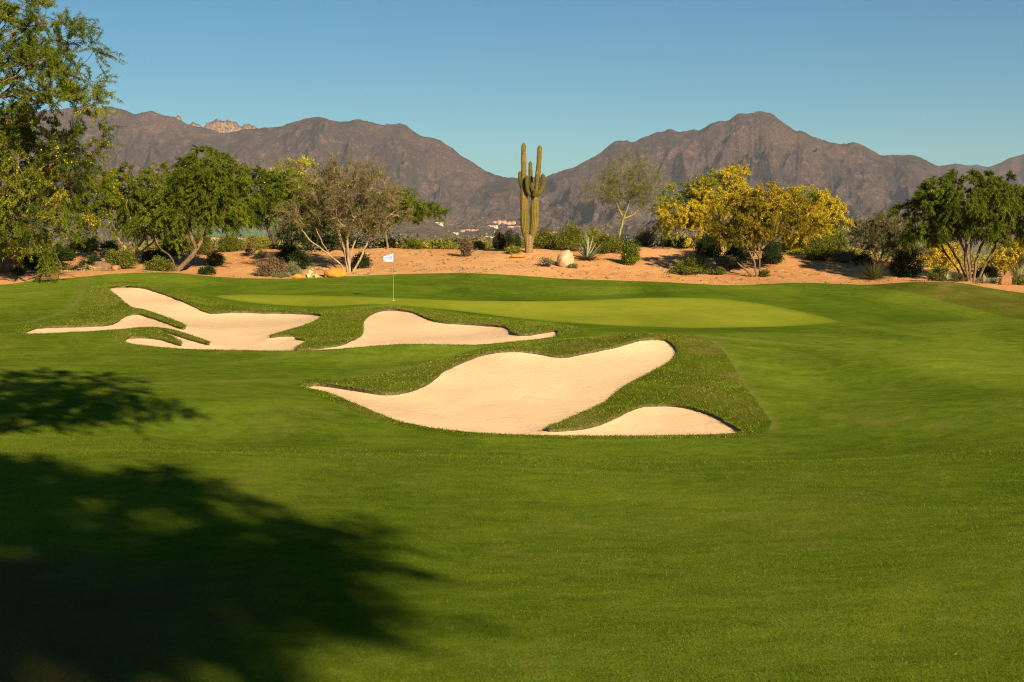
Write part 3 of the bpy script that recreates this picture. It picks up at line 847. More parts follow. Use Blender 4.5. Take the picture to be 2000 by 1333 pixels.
def ell_points(ells, n, r, shell=0.55, flat_bottom=0.0):
    """points in a union of ellipsoids given as (centre, radii)"""
    vol = np.array([np.prod(e[1]) ** 0.8 for e in ells]); k = r.choice(len(ells), n, p=vol / vol.sum())
    d = r.normal(size=(n, 3)); d /= np.linalg.norm(d, axis=1, keepdims=True)
    rr = shell + (1 - shell) * r.random(n) ** 0.6
    rr = np.where(r.random(n) < 0.25, r.random(n) ** 0.5 * shell + 0.15, rr)
    C_ = np.array([e[0] for e in ells])[k]; A = np.array([e[1] for e in ells])[k]
    p = C_ + d * A * rr[:, None]
    return p, d

def thin(p, mind, r):
    keep = []
    for i in r.permutation(len(p)):
        if all(((p[i] - p[j]) ** 2).sum() > mind * mind for j in keep): keep.append(i)
    return p[keep]

def foot(px, py=None, d=None):
    """ground point: visible row py, or given distance d"""
    if d is None: return cast(np.array([px]), np.array([py]))[0]
    x = (px - 1000) / F / (CP) * d
    q = P(px, HZ + 60, d); x = q[0]
    return np.array([x, d, float(H(np.array([x]), np.array([d]))[0])])

def tree(name, label, cat, base, crown, mats, seed, trunks=None, nclump=90, csize=0.42, leaves=20000, L=0.12, W=0.018, r_base=0.13, r_tip=0.012, droop=0.0, ntwig=9,
         twig_len=1.0, yell=0, yellL=0.05, shell=0.55, pw=0.5, up=0.25, bark='bark', spread=0.35, group=None, leaf_along=(0.25, 1.0), vb=0.0, tw_r=0.006, yd=None, world=None):
    """base: (px, py or None, d); crown: list of (px, py, rx, ry[, depth offset, rz]); sizes in photo pixels at distance d"""
    r = rng(seed)
    px, py, d = base
    b = world['base'] if world else (foot(px, py) if d is None else foot(px, None, d))
    d = b[1]; k = d / F
    root = empty(name, tuple(b)); tag(root, label, cat, group)
    ells = []
    for c in crown:
        dz = c[4] if len(c) > 4 else 0.0
        cc = P(c[0], c[1], d + dz); ry = c[5] if len(c) > 5 else c[2] * k * 0.9
        ells.append((cc, np.array([c[2] * k, ry, c[3] * k])))
    if world: ells = world['ells']
    pts, _ = ell_points(ells, nclump * 4, r, shell)
    pts = thin(pts, csize * 0.62, r)[:nclump]
    tr = []
    if trunks is None and not world: trunks = [[(px, None, 0), (crown[0][0] * 0.3 + px * 0.7, crown[0][1] + crown[0][3] * 0.9, 0)]]
    for t in (world['trunks'] if world else trunks):
        q = []
        if world: q = list(t); t = []
        for i, tp in enumerate(t):
            if tp[1] is None: q.append(b - np.array([0, 0, 0.08]) + np.array([(tp[0] - px) * k, tp[2], 0]))
            else: q.append(P(tp[0], tp[1], d + tp[2]))
        q = np.array(q)
        # refine
        n = len(q); ts = np.linspace(0, n - 1, (n - 1) * 3 + 1)
        q = np.stack([np.interp(ts, np.arange(n), q[:, j]) for j in range(3)], 1)
        qs = q.copy(); qs[1:-1] = (q[:-2] + 2 * q[1:-1] + q[2:]) / 4; qs[1:-1] += r.normal(size=qs[1:-1].shape) * 0.012
        tr.append(qs)
    nodes, par, tn = grow(tr, pts, r, up=up)
    parts, rad = skeleton_mesh(nodes, par, tn, r_tip, r_base, pw=pw)
    # twigs
    nc = len(pts)
    C0 = np.repeat(pts, ntwig, 0); n = len(C0)
    cen_ = np.array([e[0] for e in ells]); own = ((pts[:, None] - cen_) ** 2).sum(2).argmin(1)
    out = pts - cen_[own] ; out /= np.linalg.norm(out, axis=1, keepdims=True) + 1e-6
    D = np.repeat(out, ntwig, 0) * spread + r.normal(size=(n, 3)) * 0.6 + np.array([0, 0, 0.15 + up * 0.5])
    D /= np.linalg.norm(D, axis=1, keepdims=True)
    TL = csize * twig_len * r.uniform(0.6, 1.35, n)
    K = 5
    t = np.linspace(0, 1, K)[None, :, None]
    PT = C0[:, None] + D[:, None] * TL[:, None, None] * t + np.array([0, 0, -1.0]) * droop * TL[:, None, None] * t ** 2 + r.normal(size=(n, K, 3)) * 0.02 * t
    RD = tw_r * (1.15 - t[..., 0]) * np.ones((n, K))
    parts.append(tubes(PT, RD, 3))
    V, f = merge(parts)
    mesh_obj('trunk', V, f, M[bark], parent=root, smooth=True)
    # leaves
    m = leaves
    ti = r.integers(0, n, m); u = r.uniform(leaf_along[0], leaf_along[1], m) * (K - 1); i0 = np.minimum(u.astype(int), K - 2); fr = (u - i0)[:, None]
    Pq = PT[ti, i0] * (1 - fr) + PT[ti, i0 + 1] * fr
    Dq = (PT[ti, i0 + 1] - PT[ti, i0]); Dq /= np.linalg.norm(Dq, axis=1, keepdims=True) + 1e-9
    Dq = Dq + r.normal(size=(m, 3)) * 0.65 + np.array([0, 0, -0.4 * droop])
    Pq = Pq + r.normal(size=(m, 3)) * L * 0.3
    V, f = leaf_quads(Pq, Dq, L, W, r)
    cl = r.normal(0.45, 0.2, nc)[ti // ntwig]
    v = np.clip(cl + r.normal(0, 0.16, m) + vb, 0, 1)
    mesh_obj('crown', V, f, M[mats[0]], parent=root, fattr={'v': v})
    if yell:
        fl = fbm(pts[:, 0] * 0.9 + seed, pts[:, 2] * 0.9, 2, seed)
        if yd is not None: fl = fl + yd((pts[:, 0] / pts[:, 1]) * F + 1000, HZ - (pts[:, 2] - CAMZ) / pts[:, 1] * F)
        wgt = np.repeat(sstep(-0.25, 0.25, fl) + 0.02, ntwig); wgt /= wgt.sum()
        ti = r.choice(n, yell, p=wgt); u = r.uniform(0.35, 1.0, yell) * (K - 1); i0 = np.minimum(u.astype(int), K - 2); fr = (u - i0)[:, None]
        Pq = PT[ti, i0] * (1 - fr) + PT[ti, i0 + 1] * fr + r.normal(size=(yell, 3)) * 0.05
        V, f = leaf_quads(Pq, r.normal(size=(yell, 3)), yellL, yellL * 0.38, r)
        v = np.clip(r.normal(0.5, 0.25, yell), 0, 1)
        mesh_obj('blossoms', V, f, M[mats[1]], parent=root, fattr={'v': v})
    return root

def bark_mat(name, c, scale=9.0, var=0.35):
    return mat_simple(name, c, 0.9, 0.1, var, scale, 0.7, 0.03, (1, 1, 0.25))
M['bark'] = bark_mat('grey_bark', (0.12, 0.08, 0.05))
M['bark_dark'] = bark_mat('dark_bark', (0.075, 0.05, 0.035))
M['bark_pale'] = bark_mat('pale_bark', (0.22, 0.155, 0.09))
M['bark_tan'] = bark_mat('tan_bark', (0.17, 0.11, 0.062))
M['bark_green'] = bark_mat('green_bark', (0.19, 0.17, 0.05))
M['bark_iron'] = bark_mat('pale_grey_bark', (0.25, 0.175, 0.105))
M['lf_mesq'] = mat_leaf('mesquite_leaf', (0.04, 0.065, 0.005), (0.17, 0.21, 0.015), 0.35)
M['lf_mesq_dk'] = mat_leaf('dark_mesquite_leaf', (0.03, 0.05, 0.004), (0.15, 0.19, 0.016), 0.3)
M['lf_near'] = mat_leaf('feathery_leaf', (0.05, 0.075, 0.006), (0.165, 0.20, 0.016), 0.4, (0.32, 0.27, 0.03))
M['lf_olive'] = mat_leaf('olive_leaf', (0.05, 0.055, 0.02), (0.15, 0.14, 0.045), 0.25)
M['lf_grey'] = mat_leaf('grey_twig_leaf', (0.07, 0.065, 0.025), (0.19, 0.17, 0.065), 0.2)
M['lf_airy'] = mat_leaf('airy_leaf', (0.08, 0.095, 0.03), (0.19, 0.2, 0.075), 0.3)
M['lf_lime'] = mat_leaf('lime_leaf', (0.09, 0.12, 0.01), (0.27, 0.29, 0.025), 0.35)
M['lf_amber'] = mat_leaf('amber_leaf', (0.09, 0.085, 0.01), (0.28, 0.215, 0.018), 0.35, (0.46, 0.32, 0.02))
M['yellow'] = mat_leaf('yellow_blossom', (0.34, 0.24, 0.015), (0.61, 0.445, 0.03), 0.3, (0.73, 0.58, 0.08))
M['yellow_pale'] = mat_leaf('pale_yellow_blossom', (0.36, 0.34, 0.03), (0.6, 0.55, 0.06), 0.3)
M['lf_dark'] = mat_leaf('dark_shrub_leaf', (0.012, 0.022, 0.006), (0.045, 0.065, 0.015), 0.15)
M['lf_green'] = mat_leaf('shrub_leaf', (0.045, 0.055, 0.006), (0.18, 0.19, 0.028), 0.25)
M['lf_sage'] = mat_leaf('sage_leaf', (0.10, 0.11, 0.055), (0.26, 0.26, 0.14), 0.2)
M['lf_yg'] = mat_leaf('creosote_leaf', (0.11, 0.12, 0.02), (0.30, 0.28, 0.05), 0.3)
M['lf_brown'] = mat_leaf('dry_stem_leaf', (0.08, 0.055, 0.035), (0.22, 0.15, 0.08), 0.1)
M['lf_straw'] = mat_leaf('straw_leaf', (0.30, 0.22, 0.09), (0.55, 0.42, 0.2), 0.2)

# ------------------------------------------------------------------ trees
# near left pair, trunks outside the frame
tree('mesquite_tree', 'tall feathery tree reaching in at the top left against the sky', 'tree', (-190, None, 64.0),
     [(-60, 60, 190, 110), (70, 150, 130, 70), (-120, 190, 210, 110), (100, 40, 40, 45), (40, 60, 100, 70), (150, 150, 60, 30), (120, 205, 80, 18), (140, 95, 50, 20)], ['lf_near'], 101,
     trunks=[[(-190, None, 0), (-175, 480, 0.3), (-150, 330, 0.2), (-110, 240, 0)], [(-190, None, 0), (-230, 470, -0.5), (-210, 300, -0.4)]],
     nclump=190, csize=1.05, leaves=200000, L=0.12, W=0.0145, r_base=0.32, r_tip=0.016, droop=0.15, up=0.15, spread=0.7, twig_len=1.0, ntwig=10, bark='bark', tw_r=0.005)
tree('palo_verde_tree', 'drooping left edge tree with scattered yellow flowers', 'tree', (-120, None, 69.0),
     [(20, 330, 200, 110), (-60, 280, 200, 80), (110, 280, 95, 65), (60, 430, 130, 60), (-100, 420, 160, 90), (145, 340, 62, 50), (0, 250, 130, 40), (95, 480, 55, 28), (20, 400, 150, 80), (135, 525, 22, 10)], ['lf_near', 'yellow'], 102,
     trunks=[[(-120, None, 0), (-110, 500, 0.3), (-70, 430, 0.2)], [(-120, None, 0), (-170, 490, -0.5), (-180, 380, -0.4)], [(-120, None, 0), (-60, 500, -0.4), (0, 430, -0.6)]],
     nclump=300, csize=0.98, leaves=215000, L=0.12, W=0.0155, r_base=0.32, r_tip=0.016, droop=0.22, up=0.1, spread=0.9, ntwig=10, yell=9000, yellL=0.08, bark='bark', tw_r=0.009, vb=0.02)
# left group
tree('mesquite_tree', 'bushy green tree with a short forked trunk behind the left bunker', 'tree', (263, None, 85.0),
     [(255, 385, 80, 55), (210, 420, 60, 45), (300, 420, 60, 50), (330, 380, 45, 45), (180, 380, 60, 50), (310, 345, 35, 22)], ['lf_mesq', 'yellow_pale'], 103,
     trunks=[[(265, None, 0), (264, 505, 0), (270, 480, 0), (283, 462, 0.3), (290, 440, 0.3)], [(264, 505, 0), (258, 478, 0.2), (240, 455, 0.2)], [(264, 505, 0), (245, 485, -0.2), (230, 465, -0.4)], [(264, 500, 0), (300, 474, -0.4), (312, 455, -0.4)]],
     nclump=170, csize=0.62, leaves=130000, L=0.105, W=0.0155, r_base=0.16, r_tip=0.012, droop=0.4, yell=1500, yellL=0.07, bark='bark_pale')
tree('mesquite_tree', 'round-crowned bright green tree on two curving trunks above the left bunker', 'tree', (345, None, 80.0),
     [(410, 370, 78, 72), (400, 340, 60, 48), (445, 400, 45, 50), (350, 410, 45, 45), (370, 350, 40, 35), (470, 380, 30, 40), (330, 430, 30, 25), (345, 460, 16, 22)], ['lf_mesq', 'yellow_pale'], 104,
     trunks=[[(344, None, 0), (352, 522, 0), (372, 504, 0), (383, 487, 0), (400, 462, 0.2), (408, 440, 0.2), (407, 410, 0.2)], [(341, None, 0), (339, 510, 0.2), (333, 500, 0.3), (315, 488, 0.4), (308, 478, 0.4), (300, 455, 0.4)], [(383, 487, 0), (378, 472, -0.2), (371, 455, -0.3), (365, 430, -0.3)]],
     nclump=210, csize=0.58, leaves=170000, L=0.105, W=0.0150, r_base=0.15, r_tip=0.013, droop=0.45, yell=900, yellL=0.06, bark='bark', ntwig=10)
tree('mesquite_tree', 'green and yellow-green tree on a crooked dark trunk behind the bare grey tree', 'tree', (537, None, 98.0),
     [(520, 410, 55, 35), (560, 380, 60, 40), (500, 370, 35, 45), (600, 420, 40, 30), (470, 425, 40, 20)], ['lf_mesq_dk', 'yellow_pale'], 105,
     trunks=[[(540, None, 0), (538, 480, 0), (533, 468, 0), (525, 455, 0), (520, 435, 0)], [(538, 480, 0), (548, 462, 0.3), (560, 440, 0.3)]],
     nclump=130, csize=0.7, leaves=80000, L=0.13, W=0.02, r_base=0.15, droop=0.3, bark='bark_dark', yell=600, yellL=0.08)
tree('palo_verde_tree', 'pale lime-yellow tree rising behind the grey tree, left of its crown', 'tree', (570, None, 106.0),
     [(570, 365, 52, 44), (540, 390, 38, 35), (590, 345, 34, 26), (620, 390, 35, 35), (560, 335, 24, 14)], ['lf_lime', 'yellow_pale'], 106,
     nclump=80, csize=0.65, leaves=12000, L=0.15, W=0.022, r_base=0.14, up=0.5, yell=26000, yellL=0.08, bark='bark_green')
tree('ironwood_tree', 'grey-brown, nearly leafless many-stemmed tree behind the orange boulder', 'tree', (682, None, 81.0),
     [(690, 380, 90, 55), (640, 370, 70, 50), (740, 400, 60, 45), (600, 425, 55, 35), (680, 345, 65, 30), (770, 420, 35, 25), (700, 420, 80, 35)], ['lf_grey'], 107,
     trunks=[[(682, None, 0), (684, 505, 0), (690, 480, 0), (700, 455, 0.2), (715, 420, 0.3)], [(680, None, 0), (676, 500, 0), (668, 470, 0), (655, 440, 0.3), (640, 410, 0.3)],
             [(676, None, 0), (668, 518, 0), (645, 500, 0), (625, 484, -0.3), (605, 470, -0.5), (590, 450, -0.5)], [(688, None, 0), (705, 505, 0), (715, 480, 0.3), (725, 455, 0.4), (732, 430, 0.4)],
             [(683, None, 0), (680, 495, -0.2), (677, 465, -0.3), (690, 430, -0.4)], [(676, 500, 0), (665, 480, 0.5), (662, 450, 0.6), (670, 415, 0.7)], [(645, 500, 0), (630, 475, 0.2), (620, 455, 0.2)]],
     nclump=230, csize=0.5, leaves=60000, L=0.11, W=0.0115, r_base=0.12, r_tip=0.014, droop=0.0, up=0.6, spread=0.9, ntwig=14, twig_len=1.25, tw_r=0.010, bark='bark_iron', pw=0.42)
tree('mesquite_tree', 'flat-topped green tree reaching out right from behind the grey tree above the flag', 'tree', (757, None, 95.0),
     [(815, 412, 55, 14), (760, 405, 50, 25), (720, 420, 40, 25), (845, 413, 25, 8), (780, 395, 30, 15)], ['lf_mesq', 'yellow_pale'], 108,
     trunks=[[(757, None, 0), (756, 470, 0), (752, 452, 0), (740, 440, 0.3)], [(752, 452, 0), (770, 436, 0), (785, 428, 0)]],
     nclump=90, csize=0.55, leaves=26000, L=0.16, W=0.024, r_base=0.2, droop=0.1, up=0.2, bark='bark_tan')
tree('dark_tree', 'low dark shaded tree behind the grey tree trunks', 'tree', (628, None, 94.0),
     [(640, 455, 32, 26), (600, 470, 28, 22), (660, 460, 22, 20), (575, 450, 30, 18)], ['lf_dark'], 109,
     trunks=[[(628, None, 0), (622, 500, 0), (612, 485, 0)], [(628, None, 0), (640, 490, 0), (655, 478, 0)]],
     nclump=60, csize=0.5, leaves=15000, L=0.14, W=0.03, r_base=0.1, bark='bark_dark')
# centre right
tree('palo_verde_tree', 'thin airy tree with a leaning greenish trunk right of the giant cactus', 'tree', (1208, None, 102.0),
     [(1220, 370, 62, 36), (1165, 365, 42, 20), (1255, 350, 40, 30), (1225, 325, 35, 18), (1275, 375, 30, 30), (1230, 395, 40, 18)], ['lf_airy'], 110,
     trunks=[[(1208, None, 0), (1210, 458, 0), (1216, 432, 0), (1217, 425, 0), (1205, 400, 0.2), (1192, 382, 0.3)], [(1216, 432, 0), (1226, 405, -0.3), (1232, 385, -0.4)], [(1217, 428, 0), (1240, 418, 0.3), (1256, 398, 0.3)]],
     nclump=100, csize=0.75, leaves=15000, L=0.16, W=0.012, r_base=0.17, r_tip=0.014, up=0.5, spread=0.8, ntwig=12, twig_len=1.2, tw_r=0.006, bark='bark_green', pw=0.45)
tree('palo_verde_tree', 'largest bright yellow flowering tree, left of the amber tree', 'tree', (1415, None, 93.0),
     [(1340, 410, 60, 50), (1410, 375, 60, 45), (1375, 390, 60, 40), (1310, 425, 35, 40), (1425, 340, 35, 22), (1460, 340, 22, 14), (1450, 420, 60, 45), (1330, 450, 35, 20)], ['lf_lime', 'yellow'], 111,
     trunks=[[(1415, None, 0), (1412, 500, 0), (1408, 470, 0), (1395, 440, 0.2)], [(1412, 500, 0), (1425, 465, 0.2), (1440, 430, 0.2)], [(1410, 480, 0), (1370, 455, -0.4)]],
     nclump=170, csize=0.6, leaves=34000, L=0.15, W=0.018, r_base=0.17, yell=115000, yellL=0.06, droop=0.4, bark='bark_green', up=0.3, vb=-0.1)
tree('mesquite_tree', 'amber and olive tree with a leaning forked trunk in front of the yellow trees', 'tree', (1479, 541, None),
     [(1470, 420, 70, 48), (1530, 425, 55, 40), (1420, 435, 45, 35), (1500, 400, 60, 32), (1450, 455, 60, 22), (1580, 430, 30, 28)], ['lf_amber', 'yellow'], 112,
     trunks=[[(1478, None, 0), (1474, 515, 0), (1466, 495, 0), (1455, 482, 0.1), (1440, 475, 0.2)], [(1483, None, 0), (1484, 505, 0.1), (1482, 485, 0.1), (1476, 470, 0.1), (1472, 450, 0.1)],
             [(1484, 505, 0.1), (1487, 485, 0.2), (1500, 474, 0.3), (1518, 464, 0.4)], [(1482, 500, 0), (1470, 482, -0.3), (1455, 466, -0.4)]],
     nclump=150, csize=0.5, leaves=110000, L=0.10, W=0.012, r_base=0.12, r_tip=0.011, droop=0.1, up=0.4, spread=0.7, yell=9000, yellL=0.06, ntwig=12, bark='bark', vb=-0.05, yd=lambda x, y: -(y - 400) / 60)
tree('palo_verde_tree', 'deep yellow flowering tree behind the right side of the amber tree', 'tree', (1585, None, 93.0),
     [(1590, 410, 50, 36), (1620, 440, 32, 42), (1570, 400, 45, 30), (1640, 440, 22, 20), (1560, 450, 35, 30), (1625, 470, 30, 22)], ['lf_lime', 'yellow'], 113,
     nclump=110, csize=0.6, leaves=22000, L=0.15, W=0.02, r_base=0.15, yell=90000, yellL=0.06, droop=0.4, bark='bark_green', vb=-0.1)
tree('palo_verde_tree', 'small yellow flowering tree low between the amber trunk and the round pale-topped shrub', 'tree', (1545, None, 96.0),
     [(1545, 478, 22, 18), (1570, 470, 18, 18), (1530, 485, 14, 14)], ['lf_lime', 'yellow'], 114, nclump=40, csize=0.45, leaves=3000, L=0.12, W=0.018, r_base=0.08, yell=14000, yellL=0.09, droop=0.6, bark='bark_green')
tree('olive_tree', 'loose grey-green tree with pale twisting branches left of the dense round tree', 'tree', (1715, None, 88.0),
     [(1720, 460, 55, 32), (1690, 465, 35, 28), (1760, 475, 40, 30), (1740, 445, 40, 18), (1800, 480, 30, 26)], ['lf_olive', 'yellow_pale'], 115,
     trunks=[[(1715, None, 0), (1712, 500, 0), (1700, 485, 0)], [(1715, None, 0), (1722, 498, 0), (1730, 480, 0)], [(1715, None, 0), (1745, 500, 0.1), (1760, 485, 0.2)]],
     nclump=110, csize=0.5, leaves=26000, L=0.13, W=0.016, r_base=0.08, up=0.8, spread=0.6, ntwig=10, tw_r=0.009, bark='bark_pale', vb=0.05)
tree('mesquite_tree', 'dense dome-shaped dark green tree with many slim stems at the right edge', 'tree', (1897, None, 78.0),
     [(1890, 400, 120, 52), (1830, 425, 80, 42), (1960, 415, 80, 52), (1880, 370, 90, 30), (1960, 375, 60, 32), (1790, 440, 40, 30), (1900, 440, 110, 30), (2040, 420, 60, 60)], ['lf_mesq_dk'], 116,
     trunks=[[(1896, None, 0), (1894, 520, 0), (1889, 500, 0), (1880, 480, 0.2), (1870, 455, 0.2)], [(1903, None, 0), (1905, 515, 0), (1912, 490, 0.3), (1925, 465, 0.4)],
             [(1890, None, 0), (1878, 520, 0), (1860, 490, -0.2), (1845, 465, -0.3)], [(1885, None, 0), (1870, 525, 0.4), (1850, 500, 0.5), (1835, 475, 0.6)], [(1908, None, 0), (1925, 515, -0.2), (1940, 490, -0.3), (1950, 470, -0.3)],
             [(1899, None, 0.2), (1897, 500, 0.5), (1895, 470, 0.7)], [(1893, None, 0), (1884, 510, -0.5), (1888, 480, -0.9)]],
     nclump=290, csize=0.56, leaves=230000, L=0.11, W=0.0150, r_base=0.075, r_tip=0.012, droop=0.42, up=0.2, spread=0.9, ntwig=10, bark='bark', tw_r=0.007)
tree('palo_verde_tree', 'yellow flowering tree seen low behind the slim stems of the dense round tree', 'tree', (1840, None, 90.0),
     [(1835, 505, 28, 24), (1815, 520, 22, 14), (1860, 500, 18, 20)], ['lf_lime', 'yellow'], 117,
     trunks=[[(1846, None, 0), (1845, 535, 0), (1830, 515, 0)], [(1846, None, 0), (1862, 522, 0)]], nclump=50, csize=0.45, leaves=3500, L=0.12, W=0.018, r_base=0.09, yell=14000, yellL=0.09, bark='bark_pale')
tree('palo_verde_tree', 'yellow flowering tree low at the right edge behind the spiky yucca', 'tree', (1965, None, 90.0),
     [(1960, 500, 34, 26), (2000, 500, 30, 26), (1945, 520, 20, 20)], ['lf_lime', 'yellow'], 118, nclump=55, csize=0.45, leaves=7000, L=0.12, W=0.018, r_base=0.09, yell=9000, yellL=0.09, bark='bark_tan')
print('trees', round(time.time() - T0, 1))

# trees outside the frame whose shade falls on the near grass
OFFS = np.array([math.sin(SUN_AZ), -math.cos(SUN_AZ)]) / math.tan(SUN_EL)
def shade_tree(label, blobs, h, trunk, seed, leaves, nclump):
    ells = []
    pts = cast(np.array([b[0] for b in blobs], float), np.array([b[1] for b in blobs], float))
    for (a, b, r_), s in zip(blobs, pts):
        hh = h * (1 + 0.06 * math.sin(a))
        ells.append((np.array([s[0] + OFFS[0] * hh, s[1] + OFFS[1] * hh, s[2] + hh]), np.array([r_, r_ * 0.75, r_ * 0.3])))
    tx, ty = trunk; tz = float(H(np.array([tx]), np.array([ty]))[0]); b = np.array([tx, ty, tz])
    c = np.mean([e[0] for e in ells], 0)
    t1 = b + (c - b) * np.array([0.25, 0.25, 0.45]); t2 = b + (c - b) * np.array([0.7, 0.7, 0.8])
    side = np.array([1.2, 0.8, 0])
    return tree('mesquite_tree', label, 'tree', (1000, None, 20), [], ['lf_near'], seed, nclump=nclump, csize=0.65, leaves=leaves, L=0.2, W=0.05, r_base=0.2, r_tip=0.012,
                up=0.2, ntwig=8, world=dict(base=b, ells=ells, trunks=[[b - np.array([0, 0, .1]), b + (t1 - b) * 0.5, t1, t2], [t1, (t1 + t2) / 2 + side, t2 + side * 1.6]]))
shade_tree('tree outside the frame casting the broad shadow at the bottom left',
           [(100, 990, 1.5), (250, 950, 0.9), (370, 1000, 0.8), (430, 1085, 0.85), (560, 1005, 0.42), (590, 1080, 0.6), (680, 1095, 0.4), (590, 1225, 0.42), (510, 1215, 0.55), (380, 1150, 1.1), (90, 1140, 1.3), (470, 1290, 0.35),
            (-150, 940, 1.8), (-200, 1200, 1.8), (230, 1240, 0.9), (480, 1130, 0.75), (740, 1130, 0.25), (30, 1290, 0.9)], 10.0, (0.0, -16.0), 201, 24000, 230)
shade_tree('tree outside the frame casting the smaller shadow across the middle grass',
           [(40, 745, 2.2), (170, 775, 1.7), (255, 800, 1.1), (-150, 770, 3.0), (80, 795, 1.6), (-60, 815, 1.8)], 9.0, (-7.5, 9.0), 202, 15000, 140)

# ------------------------------------------------------------------ giant cactus
def mat_cactus(name, valley, ridge, scar):
    t = NT(name)
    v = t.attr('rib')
    c = t.ramp(v, [(0.0, valley), (0.55, tuple((a + b) / 2 for a, b in zip(valley, ridge))), (1.0, ridge)])  # rib shading painted in: dark grooves, paler spines along the ridges
    n = t.noise(1.3, 4, 0.6, t.mapping((1, 1, 0.5)))
    c = t.mix(t.ramp(n, [(0.46, 0.0), (0.66, 0.8)]), c, scar)
    n2 = t.noise(22, 3, 0.7)
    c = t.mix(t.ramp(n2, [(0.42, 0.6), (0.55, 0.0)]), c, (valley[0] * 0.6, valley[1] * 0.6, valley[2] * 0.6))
    c = t.mix(t.ramp(t.noise(5, 3, 0.6, t.mapping((0.4, 0.4, 3.0))), [(0.5, 0.0), (0.66, 0.5)]), c, (valley[0], valley[1], valley[2]))
    return t.done(t.bsdf(c, 0.8, t.bump(n2, 0.8, 0.03), 0.05))
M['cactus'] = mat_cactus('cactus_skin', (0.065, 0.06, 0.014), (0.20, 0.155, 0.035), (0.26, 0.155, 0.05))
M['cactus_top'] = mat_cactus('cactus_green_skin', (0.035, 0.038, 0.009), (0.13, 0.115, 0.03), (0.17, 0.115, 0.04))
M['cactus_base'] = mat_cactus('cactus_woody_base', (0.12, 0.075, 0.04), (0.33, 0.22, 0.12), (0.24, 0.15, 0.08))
sb = foot(1033, 494)
SD = sb[1]
def cactus_part(name, path, mat, parent, ribs=14, dome=True, depth=0.13):
    """path: list of (px, py, half width px, depth offset)"""
    k = SD / F
    q = np.array([P(a, b, SD + o) for a, b, w, o in path]); w = np.array([p[2] for p in path]) * k
    n = len(q); L = np.concatenate([[0], np.cumsum(np.linalg.norm(np.diff(q, axis=0), axis=1))])
    m = max(12, int(L[-1] / 0.09)); ts = np.linspace(0, L[-1], m)
    def cr(v):
        o = np.interp(ts, L, v)
        kk = np.ones(5) / 5; e = np.pad(o, 2, 'edge'); sm = np.convolve(e, kk, 'valid'); sm[0] = o[0]; sm[-1] = o[-1]; return sm
    c = np.stack([cr(q[:, j]) for j in range(3)], 1); ww = cr(w)
    if dome:
        rem = (L[-1] - ts); rr = ww[-1]
        s = np.clip(rem / (rr * 1.3), 0, 1); ww = ww * np.sqrt(np.clip(1 - (1 - s) ** 2, 0.002, 1))
    sides = ribs * 4
    d = np.gradient(c, axis=0); d /= np.linalg.norm(d, axis=1, keepdims=True)
    ref = np.array([0, 1.0, 0]); u = np.cross(ref, d); u /= np.linalg.norm(u, axis=1, keepdims=True); v = np.cross(d, u)
    a = np.arange(sides) / sides * 2 * np.pi
    rib = 0.5 + 0.5 * np.cos(a * ribs)
    prof = 1 - depth * (1 - rib)
    r = rng(int(path[0][0]))
    wob = 1 + 0.035 * np.sin(ts * 3.3 + r.random() * 6) + 0.03 * np.sin(ts * 9 + r.random() * 6) + r.normal(0, 0.02, m)
    ring = c[:, None] + (ww * wob)[:, None, None] * prof[None, :, None] * (np.cos(a)[None, :, None] * u[:, None] + np.sin(a)[None, :, None] * v[:, None])
    V = ring.reshape(-1, 3); i = np.arange(m - 1)[:, None] * sides; s = np.arange(sides)[None]; s2 = (s + 1) % sides
    f = np.stack([i + s, i + s2, i + sides + s2, i + sides + s], -1).reshape(-1, 4)
    ra = np.tile(rib, m)
    return mesh_obj(name, V, f, mat, parent=parent, smooth=True, vattr={'rib': ra})
sag = empty('saguaro_cactus', tuple(sb))
tag(sag, 'giant twin-stemmed saguaro cactus with a cluster of upright arms on the sandy mound', 'cactus')
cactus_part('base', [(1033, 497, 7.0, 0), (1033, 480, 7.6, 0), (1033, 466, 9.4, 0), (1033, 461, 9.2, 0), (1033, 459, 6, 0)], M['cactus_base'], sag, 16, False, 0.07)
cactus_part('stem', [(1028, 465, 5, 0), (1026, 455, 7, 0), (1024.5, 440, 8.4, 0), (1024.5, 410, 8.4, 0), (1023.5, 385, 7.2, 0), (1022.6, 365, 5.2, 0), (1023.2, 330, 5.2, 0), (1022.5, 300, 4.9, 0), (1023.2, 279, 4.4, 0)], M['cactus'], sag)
cactus_part('stem', [(1038, 465, 5, 0), (1041, 455, 7, 0), (1044, 435, 8.4, 0), (1044.5, 405, 8, 0), (1044.5, 380, 7.2, 0), (1047, 362, 5.4, 0.1), (1050.5, 345, 5, 0.1), (1053, 310, 4.8, 0.1), (1054.6, 284, 4.3, 0.1)], M['cactus'], sag)
